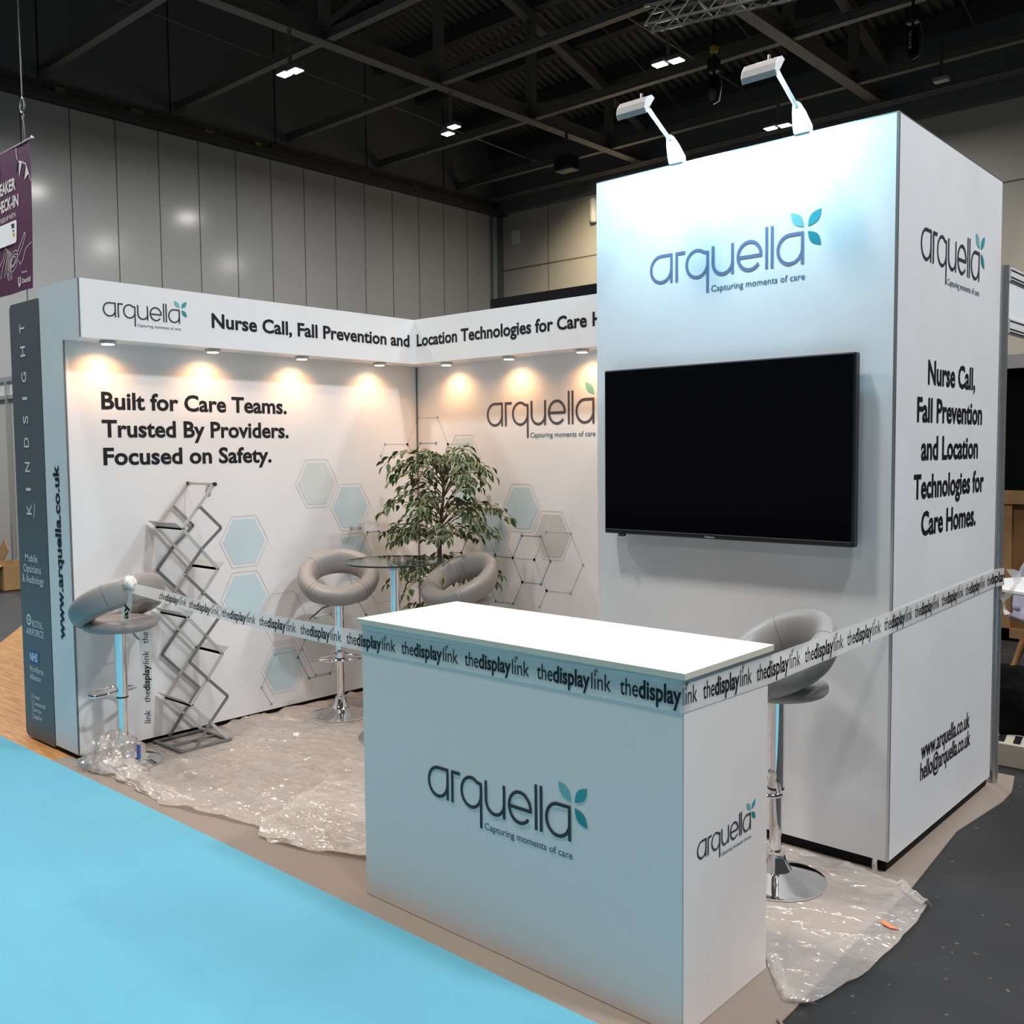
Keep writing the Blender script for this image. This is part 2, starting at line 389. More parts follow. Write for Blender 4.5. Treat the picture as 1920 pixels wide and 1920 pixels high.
# ================================================================== THE HALL
HX, HY, HZ = -18.5, 23.6, 9.86            # left hall wall, back hall wall, top of the pale panels
mb = MB(); mb.box(-21, -16, -0.26, 14, 24.5, -0.006); struct(mb.build('floor', concrete))
mb = MB(); mb.box(HX-.2, -6, 0, HX, HY, HZ)
wl = struct(mb.build('wall_left', hall_panel))
mb = MB()
for i in range(27):
    y = 7.25 + (i-11)*1.125
    if y < HY: mb.box(HX-.004, y-.012, 0.02, HX+.002, y+.012, HZ)
mb.build('panel_joints', seam_dark, wl)
mb = MB(); mb.box(HX-.25, -6, HZ+.42, HX-.02, HY, 18); wu = struct(mb.build('wall_upper_left', hall_dark))
mb = MB()
for y in (4.3, 7.7, 11.0, 14.2, 17.5, 20.8): mb.box(HX-.03, y-.02, HZ+.45, HX-.012, y+.02, 17.5)
mb.build('cladding_joints', mat('black_joint', (0.006, 0.006, 0.006), 0.6), wu)
mb = MB(); mb.box(HX-.1, -6, HZ+.02, HX+.30, HY, HZ+.10); mb.box(HX-.1, -6, HZ+.10, HX+.12, HY, HZ+.46); mb.box(HX+.2, -6, HZ+.10, HX+.30, HY, HZ+.2)
struct(mb.build('trim_1', steel_dark))
mb = MB(); mb.box(HX, HY, 0, 14, HY+.2, 10.0)
wb = struct(mb.build('wall_back', hall_back))
mb = MB(); mb.box(HX+.02, HY-.004, 7.98, 14, HY+.002, 8.03); mb.box(-16.35, HY-.004, 0, -16.32, HY+.002, 10)
mb.build('panel_joints', mat('paint_joint', (0.16, 0.15, 0.13), 0.6), wb)
mb = MB(); mb.box(HX, HY-.25, 9.95, 14, HY+.3, 12.6); struct(mb.build('wall_upper_back', hall_dark))
mb = MB(); mb.box(HX+.02, HY-.22, 0, HX+.10, HY-.02, HZ); mb.box(HX+.02, HY-.55, 0, HX+.06, HY-.5, HZ); struct(mb.build('trim_2', hall_dark))
# corrugated, pitched roof deck
def roof_z(y): return 13.9 - .29*(y-17.35)
mb = MB(); vs = []; fs = []; k = 0
x = -19.0; prof = []
while x < 13.5:
    prof += [(x, 0), (x+.07, 0), (x+.10, .09), (x+.20, .09), (x+.24, 0)]; x += .27
for (px, dz) in prof: vs += [(px, 0.0, roof_z(0)+dz), (px, 24.4, roof_z(24.4)+dz)]
fs = [(2*i, 2*i+2, 2*i+3, 2*i+1) for i in range(len(prof)-1)]
mb.add(vs, fs); struct(mb.build('ceiling', deck_m))
BY = [4.35, 7.75, 11.13, 14.53, 17.95, 21.45]
tn = 3
for xt in (-12.2, -4.85, 2.5):
    mb = MB(); y0, y1 = 0.95, 23.3
    mb.box(xt-.15, y0, 10.40, xt+.15, y1, 10.43); mb.box(xt-.012, y0, 10.43, xt+.012, y1, 10.72); mb.box(xt-.15, y0, 10.72, xt+.15, y1, 10.75)
    mb.bar((xt, y0, roof_z(y0)-.62), (xt, y1, roof_z(y1)-.62), .26, .26)
    nodes = [0.95] + BY
    for i, y in enumerate(nodes):
        mb.box(xt-.10, y-.10, 10.75, xt+.10, y+.10, roof_z(y)-.7)
        if i+1 < len(nodes):
            y2 = nodes[i+1]; mb.bar((xt, y, 10.8), (xt, y2, roof_z(y2)-.75), .14, .14)
    struct(mb.build('trim_%d' % tn, steel_lit)); tn += 1
for y in BY:
    mb = MB(); mb.box(HX+.02, y-.09, 10.44, 12, y+.09, 10.46); mb.box(HX+.02, y-.01, 10.46, 12, y+.01, 10.62); mb.box(HX+.02, y-.09, 10.62, 12, y+.09, 10.64)
    struct(mb.build('trim_%d' % tn, steel_lit)); tn += 1
mb = MB()
y = 1.0
while y < 23.4:
    z = roof_z(y); mb.box(HX+.02, y-.14, z-.42, 12, y+.14, z-.03); y += 1.7
struct(mb.build('trim_%d' % tn, steel_dark)); tn += 1
# thin tie rods and service pipes under the roof
mb = MB()
for xr, zz in ((-15.2, 10.7), (-13.7, 11.2), (-8.3, 11.4)): mb.tube([(xr, .5, zz+.8), (xr, 23.4, zz)], .022, 6)
for xr in (-10.6, -9.2, -7.4, -2.5, 0.5): mb.tube([(xr, 6, roof_z(6)-.7), (xr, 23.4, roof_z(23.4)-.7)], .018, 6)
struct(mb.build('trim_%d' % tn, steel_lit)); tn += 1
mb = MB()
for j in range(4): mb.tube([(-18.3, 22.0+.14*j, 10.75+.05*j), (12, 22.0+.14*j, 10.75+.05*j)], .035, 8)
for j in range(3): mb.tube([(-18.3, 22.7+.14*j, 10.3), (12, 22.7+.14*j, 10.3)], .03, 8)
struct(mb.build('trim_%d' % tn, steel_lit)); tn += 1
# clutter on the ledge of the left wall
for i, (y, w, h, m) in enumerate([(8.1, .25, .28, steel_lit), (9.5, .14, .16, alu_dark), (10.0, .35, .25, steel_lit), (12.0, .3, .2, gold_ink), (13.5, .18, .22, gold_ink), (14.1, .35, .3, steel_dark), (17.2, .4, .2, steel_lit), (19.4, .4, .2, steel_lit)]):
    mb = MB(); mb.box(HX+.125, y-w/2, HZ+.10, HX+.197, y+w/2, HZ+.10+h)
    o = mb.build('junction_box', m, bevel=.01)
    tag(o, ['grey junction box on the wall ledge nearest the banner', 'small dark junction box on the ledge above the first wide panel', 'wide grey junction box on the ledge of the left wall', 'ochre junction box on the dark ledge, the wider of two', 'ochre junction box on the dark ledge, the taller of two', 'black junction box on the ledge below the second cross beam', 'low grey junction box on the ledge left of the far corner', 'low grey junction box on the ledge nearest the far corner'][i], 'junction box', 'junction boxes on the wall ledge')

# high-bay fittings, pairs of bright lenses
def high_bay(x, y, z, dx, dy, label, power):
    t = thing('ceiling_floodlight', (x, y, z), label, 'light', 'paired floodlights under the roof')
    mb = MB(); mb.box(x-.3, y-.03, z+.10, x+.3, y+.03, z+.14); mb.box(x-.03, y-.03, z+.14, x+.03, y+.03, 10.39 if z < 10.3 else z+.5)
    mb.build('bracket', steel_lit, t)
    for s in (-1, 1):
        cx, cy = x+s*dx, y+s*dy
        mb = MB(); mb.box(cx-.15, cy-.12, z+.01, cx+.15, cy+.12, z+.10); h = mb.build('lamp_head', alu_dark, t, bevel=.01)
        mb = MB(); mb.box(cx-.13, cy-.10, z-.004, cx+.13, cy+.10, z+.008); mb.build('lens', lamp_glow, h)
    lamp('AREA', (x, y, z-.06), power, HALL_W, .5)
high_bay(-12.1, 10.14, 9.5, .17, .02, 'pair of lit floodlights nearest the banner, on the first truss', 190)
high_bay(-12.27, 14.98, 9.5, .24, -.13, 'pair of lit floodlights in front of the dark wall, tilted pair', 190)
high_bay(-6.07, 15.1, 9.5, .18, .03, 'pair of lit floodlights above the left arm lamp', 380)
high_bay(-6.27, 20.32, 9.5, .18, .02, 'pair of lit floodlights just behind the right arm lamp', 300)
t = thing('ceiling_floodlight', (-2.27, 19.9, 9.5), 'single unlit floodlight hanging under the pipes at upper right', 'light')
mb = MB(); mb.box(-2.42, 19.8, 9.46, -2.12, 20.0, 9.54); mb.build('lamp_head', lamp_grey, t, bevel=.01)
mb = MB(); mb.box(-2.30, 19.88, 9.54, -2.24, 19.92, 10.3); mb.build('bracket', steel_dark, t)
# warm wash on the back wall right of the tower and behind the stand
lamp('SPOT', (-12.0, 20.2, 9.8), 1500, (1.0, 0.83, 0.55), .3, (-13.2, 23.6, 7.4), spot=1.45, blend=1.0)
lamp('SPOT', (0.6, 20.5, 9.8), 1500, (1.0, 0.80, 0.48), .3, (1.6, 23.6, 6.4), spot=1.5, blend=1.0)
# rigging truss, hoists
t = thing('rigging_truss', (-3.1, 11.9, 8.5), 'aluminium lattice lighting truss hanging at top centre right', 'truss')
a0 = Vector((-4.25, 11.65, 8.60)); a1 = Vector((-1.35, 12.35, 8.60)); d = (a1-a0); nn = d.cross(Vector((0, 0, 1))).normalized()*.15
mb = MB()
cs = [a0+nn, a0-nn, a0+nn+Vector((0, 0, .3)), a0-nn+Vector((0, 0, .3))]
for c in cs: mb.tube([c, c+d], .026, 8)
mb.build('chord', truss_alu, t)
mb = MB(); K = 11
for i in range(K):
    f0 = i/K; f1 = (i+1)/K
    for (p, q) in ((0, 2), (1, 3), (2, 3), (0, 1)):
        A, B = (cs[p], cs[q]) if i % 2 == 0 else (cs[q], cs[p])
        mb.tube([A+d*f0, B+d*f1], .012, 6)
mb.build('lacing', truss_alu, t)
def hoist(x, y, ztop, zbot, label, txt=None):
    t = thing('chain_hoist', (x, y, zbot), label, 'hoist', 'black chain hoists under the roof')
    mb = MB(); mb.lathe([(.03, zbot+.55), (.11, zbot+.5), (.12, zbot+.1), (.08, zbot), (.03, zbot)], 16, (x, y, 0)); mb.build('chain_bag', black_cloth, t, smooth=True)
    mb = MB(); mb.tube([(x, y, zbot+.5), (x, y, ztop)], .03, 8); mb.build('chain', black_plastic, t)
    mb = MB(); mb.box(x-.12, y-.1, zbot+.62, x+.12, y+.1, zbot+.92); mb.build('motor', black_plastic, t, bevel=.03)
    mb = MB(); mb.tube([(x+.14, y, zbot+.6), (x+.2, y, zbot+.3), (x+.14, y, zbot-.02), (x, y, zbot-.06)], .012, 6); mb.build('cable', alu_dark, t)
    if txt:
        mb = MB(); mb.keep = True
        text_on(mb, plane('Y', y-.125), txt, zbot+.12, zbot+.46, x+.02, .05, .01, 0, rot='up'); mb.build('lettering_print', grey_ink, t)
    return t
t = hoist(-6.0, 16.8, 11.5, 9.15, 'black chain hoist with brass hook between the two arm lamps')
mb = MB(); mb.lathe([(.02, 10.15), (.09, 10.2), (.09, 10.3), (.02, 10.36)], 12, (-6.0, 16.8, 0)); mb.build('hook', gold_ink, t, smooth=True)
hoist(-1.95, 17.3, 12.2, 9.15, 'black chain hoist bag with lettering, upper right', 'EXCEL')
t = thing('loudspeaker', (-12.0, 19.2, 9.3), 'black box loudspeaker hung below the roof left of the arm lamps', 'loudspeaker')
mb = MB(); mb.box(-12.35, 19.05, 9.35, -11.75, 19.45, 9.75); mb.build('cabinet', black_plastic, t, bevel=.03)
mb = MB(); mb.box(-12.08, 19.22, 9.75, -12.02, 19.28, 10.4); mb.build('bracket', steel_dark, t)
o = MB(); o.box(-17.95, HY-.08, 8.85, -17.6, HY-.003, 9.35); tag(o.build('wall_speaker', white_plastic, bevel=.02), 'small white box speaker high in the back corner', 'speaker')
o = MB(); o.lathe([(.08, 9.02), (.12, 9.08), (.12, 9.72), (.08, 9.78)], 16, (-14.28, HY-.18, 0)); tag(o.build('column_speaker', white_plastic, smooth=True), 'white column speaker on the back wall beside the tower edge', 'speaker')

# purple banner hanging on the left
t = thing('hanging_banner', (-11.1, 4.0, 4.14), 'purple hanging banner reading SPEAKER CHECK-IN', 'banner')
mb = MB(); mb.keep = True; nU, nV = 24, 16; vs = []; fs = []
def ban(u, v, l=0.0):   # gentle sag in depth
    return Vector((u - .075*((6.32-v)/2.18), 4.0 - .002 - l + .012*math.sin(u*5+v*1.5), v))
for j in range(nV+1):
    for i in range(nU+1): vs.append(ban(-12.35+2.25*i/nU, 4.14+2.18*j/nV, -.004))
fs = [(j*(nU+1)+i, j*(nU+1)+i+1, (j+1)*(nU+1)+i+1, (j+1)*(nU+1)+i) for j in range(nV) for i in range(nU)]
mb.add(vs, fs); mb.build('cloth', purple_fabric, t, smooth='all')
mb = MB(); mb.tube([(-12.5, 4.0, 6.325), (-10.01, 4.0, 6.325)], .014, 8); mb.lathe([(.01, -.028), (.026, -.012), (.026, .012), (.01, .028)], 12, (-9.99, 4.0, 6.325)); mb.build('rod', alu, t, smooth=True)
mb = MB(); mb.tube([(-10.33, 4.0, 6.33), (-10.29, 4.0, 6.70)], .007, 6); mb.tube([(-10.24, 4.0, 6.33), (-10.28, 4.0, 6.70)], .007, 6); mb.tube([(-10.3, 4.0, 6.95), (-10.33, 4.0, 10.4)], .009, 6); mb.build('suspension_wire', alu_dark, t)
mb = MB(); mb.tube([(-10.3+.075*math.sin(a), 4.0, 6.86+.11*math.cos(a)) for a in [2*PI*i/16 for i in range(16)]], .016, 8, True); mb.tube([(-10.29+.035*math.sin(a), 4.0, 6.70+.05*math.cos(a)) for a in [2*PI*i/12 for i in range(12)]], .010, 6, True); mb.build('carabiner', alu_dark, t, smooth=True)
bf = lambda u, v, l=0.0: ban(u, v, .004+l)
mb = MB(); mb.keep = True
text_on(mb, bf, 'SPEAKER', -11.46, -10.62, 5.69, .17, .03); text_on(mb, bf, 'CHECK-IN', -11.50, -10.53, 5.43, .17, .03)
text_on(mb, bf, 'IN PARTNERSHIP WITH', -11.66, -10.63, 5.27, .075, .0)
mb.build('white_print', cream_ink, t); mb = MB(); mb.keep = True
ribbon(mb, bf, [(-10.60, 6.30), (-10.58, 6.18), (-10.54, 6.09), (-10.42, 6.06), (-10.27, 6.0), (-10.18, 5.86), (-10.10, 5.72)], .018)
for P in ([(-10.50, 6.07), (-10.40, 6.06), (-10.50, 5.83)], [(-10.26, 5.98), (-10.17, 5.84), (-10.33, 5.77)]): mb.add([bf(u, v) for u, v in P], [(0, 1, 2)])
mb.add([bf(u, v) for u, v in [(-11.9, 5.95), (-11.235, 5.95), (-11.235, 6.24), (-11.9, 6.24)]], [(0, 1, 2, 3)])
mb.build('white_print', cream_ink, t); mb = MB(); mb.keep = True
# line drawing of a pan and stems
for c, rx, ry in (((-10.77, 4.66), .17, .11), ((-10.79, 4.63), .10, .06), ((-10.77, 4.60), .17, .12)):
    ribbon(mb, bf, [(c[0]+rx*math.cos(a)+.3*ry*math.sin(a), c[1]+ry*math.sin(a)+.25*rx*math.cos(a)) for a in [2*PI*i/20 for i in range(20)]], .011, 0, True)
ribbon(mb, bf, [(-10.60, 4.74), (-10.42, 4.90), (-10.34, 5.0), (-10.31, 4.96), (-10.40, 4.82), (-10.56, 4.68)], .011)
ribbon(mb, bf, [(-10.58, 4.62), (-10.50, 4.54), (-10.40, 4.60), (-10.32, 4.74), (-10.20, 4.80), (-10.12, 4.82)], .011)
for k in range(4): ribbon(mb, bf, [(-11.45+.13*k, 4.42), (-11.36+.12*k, 4.60), (-11.22+.08*k, 4.72), (-11.10+.07*k, 4.88-.04*k), (-11.02+.05*k, 4.78), (-11.10+.06*k, 4.5), (-11.02+.05*k, 4.36)], .010)
mb.build('drawing_print', cream_ink, t); mb = MB(); mb.keep = True
text_on(mb, bf, 'Presented by', -10.46, -10.27, 4.40, .03); text_on(mb, bf, 'CloserStill', -10.46, -10.16, 4.25, .07, .02)
ribbon(mb, bf, [(-10.60, 4.36), (-10.60, 4.26), (-10.56, 4.22), (-10.52, 4.26), (-10.52, 4.36)], .035)
mb.build('white_print', cream_ink, t)
mb = MB(); mb.keep = True
mb.add([bf(u, v) for u, v in [(-11.60, 4.92), (-11.57, 4.89), (-10.66, 4.89), (-10.62, 4.92), (-10.60, 5.20), (-10.63, 5.23), (-11.57, 5.23), (-11.60, 5.20)]], [tuple(range(8))], 0)
text_on(mb, bf, 'apetito', -11.32, -10.99, 5.06, .09, .02, 1, lift=.002)
ribbon(mb, bf, [(-11.22, 5.0), (-11.12, 4.985), (-11.02, 5.02)], .014, 1, lift=.002)
for (v0, v1, mi) in ((5.12, 5.19, 2), (5.07, 5.09, 2), (4.99, 5.05, 3)): mb.add([bf(u, v, .002) for u, v in [(-10.90, v0), (-10.69, v0), (-10.69, v1), (-10.90, v1)]], [(0, 1, 2, 3)], mi)
mb.build('sponsor_card_print', [white_ink, red_ink, logo_ink, gold_ink], t)
mb = MB(); mb.keep = True
mb.add([bf(u, v) for u, v in [(-10.63, 6.15), (-10.52, 6.1), (-10.60, 5.92)]], [(0, 1, 2)]); mb.add([bf(u, v) for u, v in [(-10.40, 6.04), (-10.27, 5.98), (-10.38, 5.80)]], [(0, 1, 2)])
mb.build('pennant_print', logo_ink, t)
mb = MB(); mb.keep = True; disc(mb, bf, (-10.86, 4.96), .055, 12, 0, 0, .11); mb.build('leaf_print', logo_ink, t)

# black wall of another stand behind
mb = MB(); mb.box(-2.593, 6.0, 0, 2.6, 6.12, 3.352); tag(mb.build('partition_wall', black_plinth), 'plain black partition top showing above the back fascia', 'partition wall')

# ================================================================== NEIGHBOURS ON THE LEFT
mb = MB(); mb.prism([(-.12, -.0955), (-3.2, -.0955), (-2.96, .49), (-3.77, 1.0), (-4.58, 1.51), (-5.4, 2.03), (-3.2, 1.7), (-.12, .9)], -.005, -.001)
tag(mb.build('laminate_floor', laminate), 'orange wood-effect laminate flooring left of the slate sign', 'floor covering')
t = thing('sign_totem', (-.478, .06, 0), 'tall slate grey sign panel reading KINDSIGHT vertically', 'sign')
mb = MB(); x0, x1, zb, zt, rc = -.676, -.290, .012, 2.452, .022
mb.add([], [])
poly = [(x0+rc, zb), (x1-rc*.3, zb), (x1, zb+rc*.3), (x1, zt-rc*.3), (x1-rc*.3, zt), (x0+rc, zt), (x0, zt-rc), (x0, zb+rc)]
mb.add([(u, 0.0, v) for u, v in poly] + [(u, .12, v) for u, v in poly], [tuple(range(8)), tuple(range(8, 16))[::-1]] + [(i, (i+1) % 8, 8+(i+1) % 8, 8+i) for i in range(8)])
mb.build('panel', sign_slate, t)
mb = MB(); mb.box(-.288, .012, .012, -.281, .11, 2.44); mb.build('edge_trim', black_plastic, t)
kf = plane('Y', 0.0)
mb = MB(); mb.keep = True
for ch, z, h in [('K', 1.285, .058), ('I', 1.418, .016), ('N', 1.522, .056), ('D', 1.658, .056), ('S', 1.788, .046), ('I', 1.920, .016), ('G', 2.016, .056), ('H', 2.156, .058), ('T', 2.286, .050)]:
    text_on(mb, kf, ch, z, z+h, -.478, .062, .012, 0, rot='up')
ribbon(mb, kf, [(-.452, 1.268), (-.440, 1.29), (-.435, 1.32), (-.440, 1.35)], .007)
mb.build('lettering_print', white_ink, t)
for s, u0, u1, v, cap in [('Mobile', -.589, -.425, 1.022, .042), ('Opticians', -.618, -.385, .962, .042), ('& Audiology', -.640, -.352, .902, .042), ('ROYAL', -.530, -.387, .655, .038), ('AIRFORCE', -.615, -.384, .604, .038),
                          ('Workforce', -.592, -.404, .395, .034), ('Alliance', -.592, -.446, .350, .034), ('Crown', -.562, -.470, .243, .026), ('Commercial', -.562, -.400, .205, .026), ('Service', -.562, -.455, .167, .026), ('Supplier', -.562, -.450, .129, .026)]:
    mb = MB(); mb.keep = True; text_on(mb, kf, s, u0, u1, v, cap, .006); mb.build('lettering_print', white_ink, t)
mb = MB(); mb.keep = True
ribbon(mb, kf, [(-.574, .12), (-.574, .272)], .004)
ribbon(mb, kf, [(-.572+.026*math.cos(a), .690+.026*math.sin(a)) for a in [2*PI*i/18 for i in range(18)]], .012, 0, True); disc(mb, kf, (-.572, .690), .010, 10)
mb.build('emblem_print', white_ink, t)
mb = MB(); mb.keep = True; mb.add([kf(u, v) for u, v in [(-.592, .448), (-.462, .448), (-.462, .516), (-.592, .516)]], [(0, 1, 2, 3)], 0)
text_on(mb, kf, 'NHS', -.582, -.472, .460, .044, .03, 1, lift=.001, shear=.2); mb.build('badge_print', [nhs_blue, white_ink], t)
# neighbour shell wall, boxes
t = thing('shell_wall', (-8.6, 3.0, 0), 'white shell-scheme wall with silver rails left of the slate sign', 'partition wall')
mb = MB(); mb.box(-13, 3.0, .03, -8.0, 3.04, 2.40); mb.build('panel', curtain_grey, t)
mb = MB(); mb.box(-13, 2.96, 2.60, -8.0, 3.06, 2.66); mb.box(-13, 2.96, 2.37, -8.0, 3.06, 2.42); mb.build('rail', alu, t)
mb = MB(); mb.box(-13, 2.99, 2.42, -8.0, 3.03, 2.60); mb.build('fascia', white_plastic, t)
for xx in (-9.6, -8.60): mb = MB(); mb.box(xx-.03, 2.95, 0, xx+.03, 3.0, 2.6); mb.build('post', alu, t)
mb = MB(); mb.box(-7.95, 2.25, -.005, -6.9, 2.7, .34)
t = thing('cardboard_box', (-7.4, 2.3, 0), 'open brown cardboard box on the floor at the left edge', 'box')
mb = MB(); x0, x1, y0, y1 = -7.75, -7.16, 2.30, 2.75
for b in ((x0, y0, x1, y0+.012), (x0, y1-.012, x1, y1), (x0, y0+.012, x0+.012, y1-.012), (x1-.012, y0+.012, x1, y1-.012)): mb.box(b[0], b[1], .0, b[2], b[3], .30)
mb.box(x0+.012, y0+.012, .0, x1-.012, y1-.012, .012); mb.build('carton', cardboard, t)
mb = MB(); mb.bar((x0, (y0+y1)/2, .30), (x0-.12, (y0+y1)/2, .44), .44, .008, (0, 1, 0)); mb.build('flap', cardboard, t); mb = MB(); mb.bar(((x0+x1)/2, y0, .30), ((x0+x1)/2, y0-.16, .22), .56, .008, (0, 0, 1)); mb.build('flap', cardboard, t)
mb = MB(); mb.add([(-7.25, 2.86, 0), (-6.90, 2.86, 0), (-6.90, 2.90, .78), (-7.10, 2.90, .80), (-7.25, 2.825, 0), (-6.90, 2.825, 0), (-6.90, 2.865, .78), (-7.10, 2.865, .80)], [(0, 1, 2, 3), (4, 7, 6, 5), (0, 4, 5, 1), (1, 5, 6, 2), (2, 6, 7, 3), (3, 7, 4, 0)])
tag(mb.build('cardboard_sheet', cardboard), 'tall brown cardboard sheet leaning beside the open box', 'cardboard')

# ================================================================== STAND FLOOR
mb = MB(); mb.box(-9, -7, -.005, 7.0, -.0955, .002)
tag(mb.build('aisle_carpet', carpet_m), 'bright cyan aisle carpet in the foreground', 'carpet')
mb = MB()
mb.prism([(3.8705, .40), (3.880, .40), (3.866, 1.12), (3.8565, 1.12)], -.004, .0012, 1)
edge = [(-.118, -.095), (3.876, -.095), (3.872, .34), (3.845, .91), (3.85, 1.31), (3.80, 2.0), (3.845, 2.5), (3.84, 2.66), (3.79, 2.90), (-.118, 2.90)]
mb.prism(edge, -.005, 0.0); tag(mb.build('vinyl_floor', [vinyl_m, black_plinth]), 'beige vinyl flooring under the exhibition stand', 'floor covering')

# ================================================================== DISPLAY WALLS
d, ZT, ZS, YC = .1967, 2.5, 2.2057, 2.454
def plinth_box(mb, x0, y0, x1, y1): mb.box(x0, y0, 0, x1, y1, .028)
t = thing('display_wall', (0, 1.2, 0), 'white graphic wall on the left reading Built for Care Teams', 'display wall', 'white walls of the stand')
mb = MB(); mb.box(-.278, 0, .028, 0, YC+.2, ZT); mb.build('body', white_print, t)
mb = MB(); plinth_box(mb, -.262, .014, -.014, YC+.18); mb.build('plinth', black_plinth, t)
mb = MB(); mb.box(0.0, 0, ZS, d, YC-d, ZT); hb = mb.build('header_box', white_print, t)
mb = MB()
mb.box(-.001, -.003, .028, .004, .006, ZS); mb.box(d-.003, -.003, ZS, d+.003, .003, ZT); mb.box(-.004, YC-.008, .03, .010, YC-.0005, ZS-.001)
mb.build('corner_profile', alu_dark, t)
lwf = plane('X', 0.0)
slogan(t, lwf, [('Built for Care Teams.', .188, 1.360, 1.859, .087), ('Trusted By Providers.', .186, 1.370, 1.710, .087), ('Focused on Safety.', .189, 1.241, 1.561, .087)])
lhf = plane('X', d)
logo(t, lhf, .12, 2.320, .426)
slogan(t, lhf, [('Nurse Call, Fall Prevention and', .738, 2.214, 2.318, .075)], name='header_print')
kf2 = plane('Y', 0.0)
mb = MB(); mb.keep = True
text_on(mb, kf2, 'www.arquella.co.uk', .630, 1.565, -.112, .068, .03, 0, rot='up'); mb.build('web_address_print', ink, t)

t2 = thing('display_wall', (1.2, YC, 0), 'white back wall with hexagon graphics behind the plant', 'display wall', 'white walls of the stand')
mb = MB(); mb.box(0.0005, YC, .028, 2.373, YC+.2, ZT); mb.build('body', white_print, t2)
mb = MB(); plinth_box(mb, .01, YC+.014, 2.37, YC+.18); mb.build('plinth', black_plinth, t2)
mb = MB(); mb.box(0.0005, YC-d, ZS, 2.373, YC, ZT); mb.build('header_box', white_print, t2)
bwf = plane('Y', YC); bhf = plane('Y', YC-d)
logo(t2, bwf, .678, 1.775, .883, word=mat('plum_slate_ink', (0.065, 0.060, 0.075), 0.5))
slogan(t2, bhf, [('Location Technologies for Care', .224, 1.660, 2.323, .075), ('Homes.', 1.70, 2.03, 2.323, .075)], name='header_print')

def hexagon(c, rx, ry): return [(c[0]-rx, c[1]), (c[0]-rx*.51, c[1]+ry), (c[0]+rx*.51, c[1]+ry), (c[0]+rx, c[1]), (c[0]+rx*.51, c[1]-ry), (c[0]-rx*.51, c[1]-ry)]
def hexes(parent, fn, lst, dark, light, rx, ry):
    mb = MB(); mb.keep = True
    for (c, mi) in lst:
        if mi is not None: mb.add([fn(u, v) for u, v in hexagon(c, rx*.87, ry*.87)], [tuple(range(6))], mi)
        ribbon(mb, fn, hexagon(c, rx, ry), .0028, 3, True, .0003)
    mb.build('hexagon_print', [hex_blue, hex_grey, hex_taupe, line_grey], parent)
    mb = MB(); mb.keep = True
    for L, li, ni, w in ((light, 0, 1, .0026), (dark, 2, 3, .0034)):
        for P in L:
            ribbon(mb, fn, P, w, li, False, .0006)
            for q in (P if P[0] != P[-1] else P[:-1]): disc(mb, fn, q, .0095, 10, ni, .0009)
    mb.build('node_line_print', [line_pale, node_pale, line_teal, node_teal], parent)
hexes(t, lwf, [((1.578, 1.418), 1), ((1.85, 1.254), 0), ((1.035, 1.086), 0), ((1.033, .75), 0), ((1.857, .925), 0), ((1.302, .592), None), ((1.296, .270), 0), ((1.575, .425), 1), ((2.13, .74), None)],
      [[(1.462, .431), (1.4, .32), (1.483, .171), (1.648, .172), (1.73, .32)], [(2.084, 1.076), (1.985, 1.077), (1.905, .929)], [(1.9, .617), (1.96, .519)]],
      [[(1.196, .061), (1.128, .177), (1.231, .365), (1.434, .366), (1.536, .182), (1.721, .178)], [(1.923, 1.109), (1.85, 1.112), (1.774, .952)], [(1.665, .563), (1.54, .551)], [(1.937, .74), (1.848, .738), (1.814, .815)], [(2.114, 1.589), (2.155, 1.669), (2.358, 1.668), (2.448, 1.84)], [(2.358, 1.668), (2.401, 1.614)]], .166, .153)
hexes(t2, bwf, [((.461, 1.572), 1), ((.461, 1.25), 0), ((.722, 1.085), 0), ((.975, 1.248), 0), ((1.228, 1.083), 2), ((.712, .767), 1)],
      [[(.896, .922), (.976, 1.072), (1.136, 1.073), (1.213, .921), (1.135, .77), (.977, .77), (.896, .922)], [(.426, .925), (.506, 1.074), (.663, 1.074), (.741, .934)], [(.426, .925), (.335, .922)], [(.505, .774), (.611, .773)], [(.696, .713), (.74, .622), (.897, .621), (.977, .77)], [(.741, .924), (.896, .922)], [(.033, 1.675), (.191, 1.674)], [(.27, 1.526), (.428, 1.525), (.508, 1.373), (.429, 1.224), (.352, 1.223)], [(.05, 1.38), (.19, 1.38)]],
      [[(1.081, .923), (1.181, 1.104), (1.376, 1.105), (1.472, .917), (1.375, .733), (1.181, .733), (1.081, .923), (.896, .922)], [(.6, 1.11), (.793, 1.107), (.896, .922)], [(.789, .737), (.706, .734)], [(.013, 1.851), (.209, 1.851), (.309, 1.666), (.503, 1.664), (.6, 1.478), (.544, 1.394)], [(.309, 1.666), (.291, 1.622)], [(1.181, .733), (1.122, .623)]], .158, .153)

def downlight(parent, x, y, tx, ty):
    mb = MB(); mb.lathe([(.040, ZS-.0005), (.044, ZS-.004), (.042, ZS-.016), (.034, ZS-.018)], 24, (x, y, 0)); dl = mb.build('downlight', alu_light, parent, smooth=True)
    mb = MB(); mb.lathe([(.001, ZS-.020), (.031, ZS-.020), (.031, ZS-.0165), (.001, ZS-.0165)], 20, (x, y, 0)); mb.build('lens', spot_glow, dl)
    lamp('SPOT', (x, y, ZS-.03), 7.8, (1.0, .50, .20), .016, (x+tx*.09, y+ty*.09, 1.2), spot=2.6, blend=1.0)
for y in (.18, .79, 1.40, 2.02): downlight(t, .115, y, -1, 0)
for x in (.42, .98, 1.56, 2.12): downlight(t2, x, YC-.115, 0, 1)

